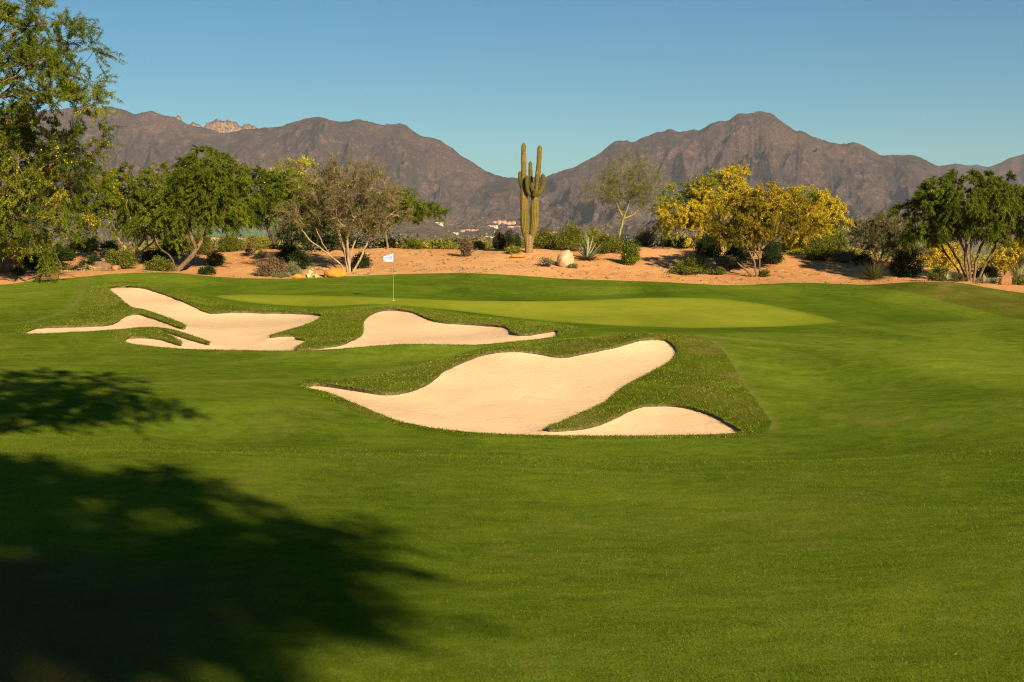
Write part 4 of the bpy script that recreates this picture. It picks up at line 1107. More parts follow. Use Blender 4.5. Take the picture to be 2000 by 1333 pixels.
for pth in ([(1024, 372, 3.0, 0.1), (1018, 366, 3.8, 0.1), (1015.5, 352, 4.0, 0.1), (1015.5, 334, 3.6, 0.1)],
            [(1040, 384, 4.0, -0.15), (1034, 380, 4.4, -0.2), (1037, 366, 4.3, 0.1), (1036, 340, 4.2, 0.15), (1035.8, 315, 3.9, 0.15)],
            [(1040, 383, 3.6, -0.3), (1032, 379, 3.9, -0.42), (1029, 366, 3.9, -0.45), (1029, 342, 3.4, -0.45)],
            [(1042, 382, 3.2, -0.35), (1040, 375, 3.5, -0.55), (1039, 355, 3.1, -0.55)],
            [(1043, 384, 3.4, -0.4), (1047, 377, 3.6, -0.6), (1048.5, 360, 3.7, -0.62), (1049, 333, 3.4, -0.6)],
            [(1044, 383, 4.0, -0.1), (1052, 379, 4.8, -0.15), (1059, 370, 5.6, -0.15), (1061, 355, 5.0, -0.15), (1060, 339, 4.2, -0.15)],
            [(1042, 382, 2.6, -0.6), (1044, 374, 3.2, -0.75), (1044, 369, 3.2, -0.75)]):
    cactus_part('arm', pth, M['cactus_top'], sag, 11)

# ------------------------------------------------------------------ shrubs and small plants
def shrub(label, px, py, w, h, d=None, leaf='lf_green', stem='bark_dark', seed=1, n=None, L=0.09, W=0.023, kind='dome', name='shrub', cat='shrub', stems=60, droop=0.1, yell=0, fl='yellow', group=None):
    r = rng(seed * 7 + 1)
    b = foot(px, py) if d is None else foot(px, None, d)
    d = b[1]; k = d / F; Wm = w * k / 2
    top = P(px, py - h, d)[2] if d else 0
    if py is None: raise ValueError
    Hm = max(0.15, float(P(px, py - h, d)[2] - b[2]))
    root = empty(name, tuple(b)); tag(root, label, cat, group)
    dr = r.normal(size=(stems, 3)); dr[:, 2] = np.abs(dr[:, 2]) * (0.9 if kind != 'fan' else 1.6) + (0.05 if kind == 'dome' else 0.35)
    dr /= np.linalg.norm(dr, axis=1, keepdims=True)
    K = 5; t = np.linspace(0, 1, K)[None, :, None]
    if kind == 'ball': cen = np.array([0, 0, Hm * 0.52]); rad = np.array([Wm, Wm, Hm * 0.5])
    elif kind == 'column': cen = np.array([0, 0, Hm * 0.5]); rad = np.array([Wm, Wm, Hm * 0.56])
    else: cen = np.array([0, 0, Hm * 0.12]); rad = np.array([Wm, Wm, Hm * 0.88])
    lump = 1 + 0.42 * fbm(dr[:, 0] * 2.2 + seed, dr[:, 2] * 2.2 + dr[:, 1], 3, seed)
    if kind in ('ball', 'column'):
        q = r.normal(size=(stems, 3)); q /= np.linalg.norm(q, axis=1, keepdims=True); dr = q
    end = cen + dr * rad * (lump * r.uniform(0.8, 1.05, stems))[:, None]
    end[:, 2] = np.maximum(end[:, 2], 0.03)
    st = r.normal(size=(stems, 3)) * np.array([Wm * 0.15, Wm * 0.15, 0]); 
    mid = st * 0.6 + end * 0.5 + np.array([0, 0, 0.12 * Hm])
    PT = b + (1 - t) ** 2 * st[:, None] + 2 * t * (1 - t) * mid[:, None] + t ** 2 * end[:, None] + r.normal(size=(stems, K, 3)) * 0.01
    thick = 0.017 if kind == 'fan' else 0.009
    V, f = tubes(PT, thick * (1.2 - t[..., 0]) * np.ones((stems, K)), 3)
    mesh_obj('stems', V, f, M[stem], parent=root)
    if n is None: n = int(1500 * (Wm * 2) * Hm / (L * W) * 0.0048) + 300
    n = min(n, 16000)
    ti = r.integers(0, stems, n)
    u = r.uniform(0.3, 1.0, n) ** 0.6 * (K - 1); u = np.clip(u, 0, K - 1.001); i0 = u.astype(int); fr = (u - i0)[:, None]
    Pq = PT[ti, i0] * (1 - fr) + PT[ti, i0 + 1] * fr
    sp = (0.11 if kind != 'fan' else 0.05) * (Wm + Hm) * 0.5
    Pq = Pq + r.normal(size=(n, 3)) * sp * np.array([1, 1, 0.8])
    Pq[:, 2] = np.maximum(Pq[:, 2], H(Pq[:, 0], Pq[:, 1]) + 0.01)
    Dq = (Pq - b - cen) / rad + r.normal(size=(n, 3)) * 0.9 + np.array([0, 0, 0.4])
    V, f = leaf_quads(Pq, Dq, L, W, r)
    cl = r.normal(0.45, 0.2, stems)[ti]
    mesh_obj('foliage', V, f, M[leaf], parent=root, fattr={'v': np.clip(cl + r.normal(0, 0.18, n), 0, 1)})
    if yell:
        ti = r.integers(0, stems, yell); Pq = PT[ti, -1] + r.normal(size=(yell, 3)) * sp
        V, f = leaf_quads(Pq, r.normal(size=(yell, 3)), 0.06, 0.025, r)
        mesh_obj('blossoms', V, f, M[fl], parent=root, fattr={'v': r.random(yell)})
    return root

def spiky(name, label, cat, px, py, w, h, n, Wd, leafmat, seed, d=None, arc=0.35, up=0.25, skirt=0):
    r = rng(seed); b = foot(px, py) if d is None else foot(px, None, d); d = b[1]; k = d / F
    Lm = max(w / 2, h) * k * 1.12
    root = empty(name, tuple(b)); tag(root, label, cat)
    def rosette(n, lo, hi, Lm, z0, Wd):
        az = r.uniform(0, 2 * np.pi, n); el = np.arcsin(r.uniform(math.sin(lo), math.sin(hi), n))
        D = np.stack([np.cos(az) * np.cos(el), np.sin(az) * np.cos(el), np.sin(el)], 1)
        K = 6; t = np.linspace(0, 1, K)[None, :, None]; LL = (Lm * r.uniform(0.75, 1.05, n))[:, None, None]
        c = b + np.array([0, 0, z0]) + D[:, None] * LL * t + np.array([0, 0, -arc]) * LL * t ** 2 * np.cos(el)[:, None, None]
        s = np.cross(D, [0, 0, 1.0]); s /= np.linalg.norm(s, axis=1, keepdims=True) + 1e-9; up_ = np.cross(s, D)
        prof = np.array([0.55, 1.0, 1.0, 0.75, 0.42, 0.02])[None, :, None] * Wd
        Lf = c + s[:, None] * prof + up_[:, None] * prof * 0.35; Rt = c - s[:, None] * prof + up_[:, None] * prof * 0.35
        V = np.stack([Lf, c, Rt], 2).reshape(-1, 3)
        i = (np.arange(n)[:, None, None] * K + np.arange(K - 1)[None, :, None]) * 3; e = np.array([0, 1])[None, None]
        f = np.stack([i + e, i + e + 1, i + e + 4, i + e + 3], -1).reshape(-1, 4)
        return V, f
    V, f = rosette(n, up, 1.5, Lm, 0.03, Wd)
    v = np.repeat(r.uniform(0.2, 1, n), 10)
    mesh_obj('leaves', V, f, M[leafmat], parent=root, fattr={'v': v})
    if skirt:
        V, f = rosette(skirt, 0.0, 0.5, Lm * 0.6, 0.02, Wd * 0.8)
        mesh_obj('dead_leaves', V, f, M['lf_brown'], parent=root, fattr={'v': np.repeat(r.uniform(0.2, 1, skirt), 10)})
    return root

import bmesh
def boulder(label, px, py, w, h, mat, seed, d=None, sq=2.4, name='boulder', cat='rock', lean=0.0, group=None):
    b = foot(px, py) if d is None else foot(px, None, d); d = b[1]; k = d / F
    bm = bmesh.new(); bmesh.ops.create_icosphere(bm, subdivisions=4, radius=1.0)
    V = np.array([v.co[:] for v in bm.verts]); F3 = np.array([[v.index for v in f.verts] for f in bm.faces]); bm.free()
    r = rng(seed)
    # chop with random planes for facets
    for _ in range(9):
        nn = r.normal(size=3); nn /= np.linalg.norm(nn); nn[2] = abs(nn[2]) * 0.8
        dd = V @ nn; lim = r.uniform(0.62, 0.85); V = V - np.outer(np.maximum(dd - lim, 0) * 0.85, nn)
    V = V * (1 + 0.07 * fbm(V[:, 0] * 3 + seed, V[:, 1] * 3 + V[:, 2] * 2, 4, seed)[:, None] + 0.02 * fbm(V[:, 0] * 14, V[:, 2] * 14 + V[:, 1] * 5, 2, seed)[:, None])
    V = V / np.abs(V).max(0)
    V[:, 0] += lean * V[:, 2]
    V = V * np.array([w * k / 2, w * k / 2 * 0.8, h * k * 0.62]) + b + np.array([0, 0, h * k * 0.38])
    return tag(mesh_obj(name, V, F3, mat, smooth=True), label, cat, group)
M['rock_orange'] = mat_simple('orange_rock', (0.48, 0.185, 0.035), 0.9, 0.1, 0.3, 4.0, 0.8, 0.05)
M['rock_pale'] = mat_simple('pale_granite', (0.36, 0.235, 0.15), 0.9, 0.1, 0.3, 3.0, 0.9, 0.06)
M['rock_red'] = mat_simple('red_brown_rock', (0.26, 0.125, 0.06), 0.9, 0.1, 0.35, 3.0, 0.9, 0.06)
M['rock_dark'] = mat_simple('dark_rock', (0.16, 0.10, 0.07), 0.9, 0.1, 0.35, 3.0, 0.9, 0.06)

boulder('bright orange boulder beside the trunk of the grey tree', 655, 541, 46, 19, M['rock_orange'], 3)
boulder('small flat orange rock left of the prickly pear', 582, 544, 22, 9, M['rock_orange'], 5)
boulder('rounded pale granite boulder beside the agave, right of the giant cactus', 1105, 521, 36, 33, M['rock_pale'], 23)
boulder('reddish rock beneath the spiky yucca at the right edge', 1964, 557, 28, 21, M['rock_red'], 11)
boulder('big rust-brown boulder at the very left edge under the drooping branches', 8, 547, 56, 34, M['rock_red'], 13, d=76)
boulder('orange boulder behind the rust-brown one at the left edge', 38, 520, 40, 22, M['rock_orange'], 14, d=84)
boulder('long dark shaded rock on the ground left of the forked green tree', 196, 538, 42, 16, M['rock_dark'], 15, d=77)
boulder('small reddish rock between the dark rock and the dark green shrub', 226, 538, 20, 9, M['rock_red'], 16, d=76.5)
boulder('low tawny rock at the foot of the giant cactus', 1012, 503, 34, 6, M['rock_orange'], 17)

SHRUBS = [  # label, px, py, w, h, d, leaf, kind, extra
 ('dark green shrub under the forked tree above the left bunker', 238, 532, 62, 46, 80, 'lf_green', 'dome', {}),
 ('low leafy shrub in the gap left of the curving twin trunks', 312, 534, 62, 28, 79, 'lf_green', 'dome', {}),
 ('small dark shrub on the rise left of the forked green tree', 214, 492, 34, 22, 93, 'lf_dark', 'dome', {}),
 ('yellow-green bush seen between the two left trees', 340, 497, 54, 42, 91, 'lf_yg', 'dome', {}),
 ('dark bush behind the crook of the curving trunk', 392, 492, 46, 40, 93, 'lf_green', 'dome', {}),
 ('dark round bush, the taller of two right of the curving trunk', 450, 496, 46, 36, 95, 'lf_green', 'ball', {}),
 ('dark rounded shrub with a sunlit top on the sandy slope', 420, 519, 40, 28, None, 'lf_green', 'ball', {}),
 ('small dark shrub at the grass edge right of the curving trunk', 404, 537, 32, 18, None, 'lf_dark', 'dome', {}),
 ('broad yellow-green bush in front of the distant net', 505, 496, 66, 34, 96, 'lf_yg', 'dome', {}),
 ('tiny brown twiggy shrub left of the broad yellow-green bush', 489, 500, 20, 26, None, 'lf_brown', 'fan', {}),
 ('pale sage tuft below the broad yellow-green bush', 512, 503, 34, 12, None, 'lf_sage', 'dome', {}),
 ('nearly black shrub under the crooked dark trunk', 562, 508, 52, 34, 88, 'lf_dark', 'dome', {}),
 ('tangled dark shrub left of the prickly pear', 586, 534, 44, 48, 83, 'lf_dark', 'dome', {}),
 ('brown dry shrub at the edge of the grass in the shade', 530, 545, 62, 38, 79.5, 'lf_brown', 'dome', {'stem': 'bark_tan'}),
 ('pale low shrub in front of the brown dry one', 548, 547, 40, 14, 78.8, 'lf_sage', 'dome', {}),
 ('light green shrub between the brown dry one and the small orange rock', 570, 540, 36, 26, 79.8, 'lf_sage', 'dome', {'name': 'shrub'}),
 ('dark shrub behind the right hand stems of the grey tree', 706, 528, 34, 36, 83, 'lf_dark', 'dome', {}),
 ('dark low bush behind the foot of the flat-topped tree', 762, 490, 34, 24, 98, 'lf_dark', 'dome', {}),
 ('dark green dome bush on the skyline right of the flag', 808, 493, 38, 25, 96, 'lf_green', 'ball', {}),
 ('yellow-green bush right of the dark dome bush', 848, 497, 50, 26, 99, 'lf_yg', 'dome', {}),
 ('yellow-green bush left of the brown twiggy one', 878, 500, 46, 26, 98, 'lf_yg', 'dome', {}),
 ('brown twiggy fan-shaped shrub alone on the sand left of the giant cactus', 910, 501, 46, 38, None, 'lf_brown', 'fan', {'stems': 170, 'n': 900}),
 ('yellow-green bush right of the brown twiggy one', 945, 497, 44, 25, 98, 'lf_yg', 'dome', {}),
 ('upright olive bush left of the dark narrow evergreen', 975, 494, 26, 42, 94, 'lf_olive', 'column', {}),
 ('narrow nearly black upright evergreen left of the giant cactus', 995, 494, 15, 46, 94, 'lf_dark', 'column', {}),
 ('slim dark upright bush touching the left stem of the giant cactus', 1010, 492, 12, 36, 95, 'lf_dark', 'column', {}),
 ('low yellow-green cushion at the foot of the giant cactus', 1004, 495, 32, 14, None, 'lf_yg', 'dome', {}),
 ('rounded green bush just right of the giant cactus', 1066, 494, 54, 44, 93, 'lf_green', 'dome', {}),
 ('taller olive green bush behind the pale boulder', 1113, 497, 66, 54, 92, 'lf_green', 'dome', {}),
 ('small yellowish tree-like bush peeping over between two green bushes', 1158, 472, 34, 28, 104, 'lf_yg', 'ball', {}),
 ('wide green bush behind the agave', 1186, 500, 64, 40, 91.5, 'lf_green', 'dome', {}),
 ('bright green leafy shrub with a few white flowers at the end of the bush row', 1230, 517, 38, 48, None, 'lf_mesq', 'ball', {'yell': 40, 'fl': 'white'}),
 ('sparse sage tuft left of the pale boulder', 1068, 521, 44, 18, None, 'lf_sage', 'fan', {'n': 900}),
 ('tiny tuft at the foot of the pale boulder', 1118, 524, 22, 8, None, 'lf_sage', 'dome', {}),
 ('pale ball-shaped cholla on the skyline right of the thin airy tree', 1261, 484, 36, 40, 97, 'lf_sage', 'ball', {'name': 'cholla_cactus', 'cat': 'cactus'}),
 ('small faint green bush on the skyline left of the yellow tree', 1302, 484, 34, 22, 98, 'lf_airy', 'dome', {}),
 ('small dark bush with a shadow left of the black globe shrub', 1330, 489, 30, 24, 95, 'lf_dark', 'dome', {}),
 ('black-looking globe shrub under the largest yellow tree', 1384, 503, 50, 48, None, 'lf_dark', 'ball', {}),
 ('spreading green shrub on the orange slope left of the amber tree', 1350, 536, 68, 34, None, 'lf_green', 'dome', {}),
 ('straw-tipped sage shrub left of the amber tree trunk', 1424, 524, 44, 24, None, 'lf_sage', 'dome', {}),
 ('small round green tuft below the straw-tipped shrub', 1404, 537, 26, 14, None, 'lf_green', 'dome', {}),
 ('dark tangled shrub behind the left fork of the amber tree', 1440, 512, 50, 52, 88, 'lf_dark', 'dome', {}),
 ('dark shrub behind the right fork of the amber tree', 1504, 512, 38, 52, 87, 'lf_dark', 'dome', {}),
 ('little green sprout against the amber tree trunk', 1493, 541, 18, 16, None, 'lf_green', 'dome', {}),
 ('green bank of low bush under the small yellow tree', 1555, 504, 50, 16, 92, 'lf_lime', 'dome', {}),
 ('large rounded green shrub with a silvery top below the deep yellow tree', 1604, 509, 68, 48, None, 'lf_green', 'ball', {}),
 ('low grey-green shrub right of the silvery-topped one', 1650, 513, 44, 26, None, 'lf_sage', 'dome', {}),
 ('low black shrub with a shadow on the sand right of the silvery-topped shrub', 1684, 519, 38, 26, None, 'lf_dark', 'dome', {}),
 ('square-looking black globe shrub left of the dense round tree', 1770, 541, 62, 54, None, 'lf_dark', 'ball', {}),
 ('dark scrubby shrub between the black globe shrub and the slim stems', 1832, 550, 46, 28, 77, 'lf_green', 'dome', {}),
 ('greyish spreading shrub at the left foot of the slim stems', 1866, 552, 40, 20, 76.5, 'lf_olive', 'dome', {}),
 ('low dark shrub right of the slim stems', 1926, 545, 44, 26, 82, 'lf_dark', 'dome', {}),
 ('pale grassy tuft in front of the low dark shrub', 1930, 556, 50, 12, 77, 'lf_sage', 'dome', {}),
 ('low green shrub at the foot of the yucca', 1992, 561, 44, 20, 77, 'lf_green', 'dome', {}),
 ('olive bush behind the yucca at the right edge', 2010, 545, 60, 48, 86, 'lf_olive', 'dome', {}),
 ('dark shrub mass in the shade of the left edge tree', 92, 542, 78, 48, 78, 'lf_dark', 'dome', {}),
 ('dark shrub against the orange boulder at the left', 62, 535, 40, 40, 80, 'lf_green', 'dome', {}),
 ('straw-coloured tussock on the sand right of the shade at the left', 162, 541, 44, 22, 76, 'lf_straw', 'dome', {}),
 ('dark shrub on the shaded rise left of the drooping branches', 118, 512, 60, 34, 86, 'lf_dark', 'dome', {}),
 ('olive shrub behind the rust-brown boulder at the left edge', 20, 500, 70, 36, 90, 'lf_olive', 'dome', {}),
 ('dark low shrub between the dark rock and the straw tussock', 182, 520, 46, 20, 82, 'lf_dark', 'dome', {}),
 ('leafy green sapling in front of the rust-brown boulder at the left edge', 38, 548, 26, 30, 73, 'lf_mesq', 'dome', {}),
 ('small dark bush at the foot of the curving trunk, right side', 300, 512, 44, 26, 86, 'lf_dark', 'dome', {}),
 ('golden-green bush on the rise behind the left edge tree', 166, 490, 64, 34, 94, 'lf_yg', 'dome', {'yell': 900}),
 ('golden bush lower on the rise behind the drooping branches', 205, 505, 34, 18, 90, 'lf_straw', 'dome', {}),
]
M['white'] = mat_leaf('white_flower', (0.6, 0.6, 0.55), (0.8, 0.8, 0.76), 0.3)
for i, (lab, px, py, w, h, d, lf, kd, e) in enumerate(SHRUBS):
    e = dict(e)
    if lf == 'lf_sage': e.setdefault('L', 0.08); e.setdefault('W', 0.012)
    shrub(lab, px, py, w, h, d, lf, kind=kd, seed=i + 5, **e)
M['agave'] = mat_leaf('agave_leaf', (0.13, 0.16, 0.10), (0.28, 0.31, 0.20), 0.1)
M['yucca'] = mat_leaf('yucca_leaf', (0.12, 0.14, 0.06), (0.42, 0.40, 0.22), 0.15)
M['spear'] = mat_leaf('spear_leaf', (0.04, 0.06, 0.015), (0.17, 0.18, 0.06), 0.15)
spiky('agave_plant', 'blue-grey agave rosette right of the pale boulder', 'agave', 1147, 509, 60, 50, 46, 0.045, 'agave', 7, arc=0.1, skirt=50)
spiky('yucca_plant', 'pale spiky yucca ball at the right edge', 'yucca', 1990, 548, 50, 54, 150, 0.018, 'yucca', 8, d=80, arc=0.3, up=0.1, skirt=60)
spiky('desert_spoon', 'dark green spiky grassy plant left of the square-looking black shrub', 'plant', 1706, 547, 68, 52, 260, 0.014, 'spear', 9, arc=0.25, up=0.15)
spiky('desert_spoon', 'small pale spiky plant under the slim stems, left side', 'plant', 1850, 553, 34, 26, 70, 0.016, 'yucca', 10, d=75.5, arc=0.3, up=0.1)
spiky('desert_spoon', 'small pale spiky plant right of the slim stems', 'plant', 1922, 553, 36, 22, 70, 0.016, 'yucca', 11, d=75.8, arc=0.3, up=0.1)

# prickly pear
pb = foot(622, 541); kk = pb[1] / F
pp = empty('prickly_pear', tuple(pb)); tag(pp, 'pale green prickly pear clump beside the orange boulder', 'cactus')
M['pad'] = mat_simple('prickly_pear_pad', (0.30, 0.32, 0.14), 0.7, 0.2, 0.3, 14.0, 0.4, 0.01)
r = rng(77)
bmm = bmesh.new(); bmesh.ops.create_uvsphere(bmm, u_segments=14, v_segments=9, radius=1.0)
pv = np.array([v.co[:] for v in bmm.verts]); pme = bpy.data.meshes.new('pad'); 
for v in bmm.verts:
    z = v.co.z; v.co.x *= 0.75 * (1 + 0.25 * z); v.co.y *= 0.16; v.co.z = z + 1
bmm.to_mesh(pme); bmm.free(); pme.polygons.foreach_set('use_smooth', [True] * len(pme.polygons)); pme.materials.append(M['pad'])
spots = []
for i in range(20):
    x = r.uniform(-22, 26) * kk; y = r.uniform(-0.35, 0.35); spots.append((x, y, 0.0, r.uniform(0.09, 0.13)))
for i in range(16):
    s0 = spots[r.integers(0, 20)]; spots.append((s0[0] + r.normal() * 0.06, s0[1], s0[3] * 1.6, r.uniform(0.08, 0.12)))
for i in range(7):
    s0 = spots[20 + r.integers(0, 16)]; spots.append((s0[0] + r.normal() * 0.08 + 0.08, s0[1], s0[2] + s0[3] * 1.6, r.uniform(0.07, 0.1)))
for x, y, z, s in spots:
    o = bpy.data.objects.new('pad', pme); o.parent = pp; o.scale = (s, s, s)
    gz = float(H(np.array([pb[0] + x]), np.array([pb[1] + y]))[0]) - pb[2]
    o.location = (x, y, z + gz - 0.02); o.rotation_euler = (r.normal() * 0.25, r.normal() * 0.45, r.uniform(-1.2, 1.2)); col.objects.link(o)

# leaning dead log by the amber tree
lb = foot(1470, 541)
t_ = np.array([[lb + np.array([0, 0, 0.02]), P(1460, 530, lb[1] + 0.3), P(1445, 518, lb[1] + 0.6), P(1440, 513, lb[1] + 0.8)]])
V, f = tubes(t_, np.array([[0.07, 0.06, 0.05, 0.02]]), 7)
tag(mesh_obj('fallen_branch', V, f, M['bark_tan'], smooth=True), 'pale dead branch leaning from the foot of the amber tree to the left', 'branch')

# ground litter on the desert
r = rng(91)
n = 3200
px_ = r.uniform(0, 2000, n); py_ = 488 + r.random(n) * 70
w_ = cast(px_, py_, 74, 96)
ok = inside(np.vstack([ld, [[100, 96], [-100, 96]]]), w_[:, :2]) & (fbm(w_[:, 0] * 0.35, w_[:, 1] * 0.35, 3, 8) > -0.05)
w_ = w_[ok]
V = []; Fq = []
bo = np.array([[1, 0, 0], [0, 1, 0], [-1, 0, 0], [0, -1, 0], [0, 0, 1], [0, 0, -1]], float)
ff = np.array([[0, 1, 4], [1, 2, 4], [2, 3, 4], [3, 0, 4], [1, 0, 5], [2, 1, 5], [3, 2, 5], [0, 3, 5]])
for i, q in enumerate(w_):
    s = 0.015 + 0.06 * r.random() ** 3; V.append(bo * s * r.uniform(0.6, 1.3, (6, 3)) + q + np.array([0, 0, s * 0.3])); Fq.append(ff + 6 * i)
tag(mesh_obj('ground_litter', np.vstack(V), np.vstack(Fq), M['rock_dark']), 'small stones and twigs scattered on the desert sand', 'litter', kind='stuff')
def tufts(name, pts, m, hh, ww, seed, label, per=14):
    r = rng(seed); n = len(pts) * per
    c = np.repeat(pts, per, 0) + np.c_[r.normal(size=(n, 2)) * 0.07, np.zeros(n)]
    c[:, 2] = H(c[:, 0], c[:, 1])
    D = r.normal(size=(n, 3)); D[:, 2] = np.abs(D[:, 2]) + 0.5
    V, f = leaf_quads(c, D, hh, ww, r)
    return tag(mesh_obj(name, V, f, m, fattr={'v': np.repeat(r.random(len(pts)), per)}), label, 'grass', kind='stuff')
sel = r.permutation(len(w_))
tufts('dry_tufts', w_[sel[:420]], M['lf_straw'], 0.10, 0.010, 4, 'small dry grass tufts on the desert sand')
tufts('green_tufts', w_[sel[420:760]], M['lf_sage'], 0.09, 0.014, 5, 'small grey-green weeds on the desert sand')

# scrub beyond the mound: stuff
r = rng(92)
n = 4200
dd = 98 + 700 * r.random(n) ** 1.8; xx = r.uniform(-0.46, 0.46, n) * dd
zz = H(xx, dd); sz = r.uniform(0.4, 1.25, n) * (1 + 0.5 * (r.random(n) < 0.1))
per = 80
c = np.repeat(np.c_[xx, dd, zz], per, 0); s = np.repeat(sz, per)
q = r.normal(size=(n * per, 3)); q /= np.linalg.norm(q, axis=1, keepdims=True); q[:, 2] = np.abs(q[:, 2])
c = c + q * s[:, None] * np.array([1.1, 1.1, 0.95]) * r.random((n * per, 1)) ** 0.3
V, f = leaf_quads(c, q + r.normal(size=q.shape) * 0.6, 0.20, 0.055, r)
V = V
tag(mesh_obj('distant_scrub', V, f, M['lf_scrub'] if 'lf_scrub' in M else M['lf_yg'], fattr={'v': np.clip(np.repeat(r.random(n), per) * 0.8 + r.random(n * per) * 0.2, 0, 1)}), 'low yellow-green desert scrub on the plain beyond the mound', 'scrub', kind='stuff')

# ------------------------------------------------------------------ flagstick
fb = foot(768.5, 587.5); FD = fb[1]
fl = empty('golf_flagstick', tuple(fb)); tag(fl, 'golf flagstick with a small white flag standing on the green', 'flagstick')
M['pole'] = mat_simple('flag_pole', (0.22, 0.22, 0.08), 0.5, 0.4, 0.1)
M['pole_grey'] = mat_simple('flag_pole_grey', (0.14, 0.14, 0.16), 0.5, 0.4, 0.1)
M['flag'] = mat_simple('flag_cloth', (0.33, 0.41, 0.52), 0.8, 0.1, 0.04)
M['flag_blue'] = mat_simple('flag_blue_print', (0.10, 0.18, 0.42), 0.8, 0.1, 0.05)
M['hole'] = mat_simple('hole_liner', (0.5, 0.5, 0.48), 0.8, 0.1, 0.1)
top = P(769.0, 491.5, FD); mid = P(768.9, 534, FD)
V, f = tubes(np.array([[fb - [0, 0, .05], (fb + mid) / 2, mid]]), np.full((1, 3), 0.0085), 10); mesh_obj('pole', V, f, M['pole'], parent=fl, smooth=True)
V, f = tubes(np.array([[mid, (mid + top) / 2, top]]), np.full((1, 3), 0.009), 10); mesh_obj('upper_pole', V, f, M['pole_grey'], parent=fl, smooth=True)
V, f = tubes(np.array([[P(768.9, 529, FD), P(768.9, 524, FD)]]), np.full((1, 2), 0.022), 10); mesh_obj('collar', V, f, M['rock_dark'], parent=fl, smooth=True)
def flagpt(u, v, off=0.0):
    tl = P(768.2, 495.0, FD); bl_ = P(768.2, 511.5, FD); tr_ = P(748.6, 502.0, FD); br_ = P(748.8, 511.2, FD)
    p = (tl * (1 - v) + bl_ * v) * (1 - u) + (tr_ * (1 - v) + br_ * v) * u
    return p + np.array([0, 0.05 * math.sin(u * 5.5 + v) * u + off, 0.0])
nu, nv = 18, 8
V = np.array([flagpt(i / nu, j / nv) for j in range(nv + 1) for i in range(nu + 1)])
i = np.arange(nv)[:, None] * (nu + 1) + np.arange(nu)[None]
f = np.stack([i, i + 1, i + nu + 2, i + nu + 1], -1).reshape(-1, 4)
n0 = len(V); V2 = np.vstack([V, V + [0, 0.004, 0]]); f2 = np.vstack([f, f[:, ::-1] + n0])
flg = mesh_obj('flag', V2, f2, M['flag'], parent=fl, smooth=True)
# faint blue lettering in a band across the cloth
Vt = []; Ft = []
x0 = 0.10
for k_, w_k in enumerate([0.09, 0.07, 0.11, 0.08, 0.06, 0.10, 0.09]):
    a0, a1 = x0, x0 + w_k; x0 = a1 + 0.022
    for (ua, ub, va, vb_) in ((a0, a0 + 0.032, 0.26, 0.66), (a0, a1, 0.26, 0.37), (a1 - 0.03, a1, 0.42, 0.66) if k_ % 2 else (a0, a1, 0.55, 0.66)):
        o = len(Vt)
        for (u_, v_) in ((ua, va), (ub, va), (ub, vb_), (ua, vb_)): Vt.append(flagpt(u_, v_, -0.004) - fb)
        Ft.append([o, o + 1, o + 2, o + 3])
mesh_obj('lettering', np.array(Vt), np.array(Ft), M['flag_blue'], parent=flg)
V, f = tubes(np.array([[fb + [0, 0, 0.006], fb - [0, 0, .1]]]), np.full((1, 2), 0.054), 20); mesh_obj('hole_cup', V, f, M['hole'], parent=fl)

# ------------------------------------------------------------------ far buildings and net
M['stucco'] = mat_simple('tan_stucco', (0.34, 0.22, 0.16), 0.9, 0.1, 0.12, 0.2, 0.0)
M['stucco_white'] = mat_simple('pale_stucco', (0.42, 0.34, 0.27), 0.9, 0.1, 0.1, 0.2, 0.0)
M['tile'] = mat_simple('clay_roof', (0.36, 0.17, 0.10), 0.9, 0.1, 0.2, 0.5, 0.0)
M['pane'] = mat_simple('dark_window', (0.03, 0.035, 0.04), 0.2, 0.5, 0.1)
def box(x0, x1, y0, y1, z0, z1):
    V = np.array([[x0, y0, z0], [x1, y0, z0], [x1, y1, z0], [x0, y1, z0], [x0, y0, z1], [x1, y0, z1], [x1, y1, z1], [x0, y1, z1]], float)
    return V, np.array([[0, 1, 5, 4], [1, 2, 6, 5], [2, 3, 7, 6], [3, 0, 4, 7], [4, 5, 6, 7], [3, 2, 1, 0]])
def roofp(x0, x1, y0, y1, z0, h, ov=0.6):
    x0 -= ov; x1 += ov; y0 -= ov; y1 += ov; i = min((x1 - x0), (y1 - y0)) * 0.35; ym = (y0 + y1) / 2
    V = np.array([[x0, y0, z0], [x1, y0, z0], [x1, y1, z0], [x0, y1, z0], [x0 + i, ym, z0 + h], [x1 - i, ym, z0 + h]], float)
    return V, np.array([[0, 1, 5, 4], [2, 3, 4, 5], [1, 2, 5, 5], [3, 0, 4, 4], [3, 2, 1, 0]])
from mathutils.bvhtree import BVHTree
BV = []
for o_ in scene.objects:
    if o_.name.split('.')[0] in ('mountain', 'hill'):
        me_ = o_.data; BV.append(BVHTree.FromPolygons([v.co[:] for v in me_.vertices], [p_.vertices[:] for p_ in me_.polygons]))
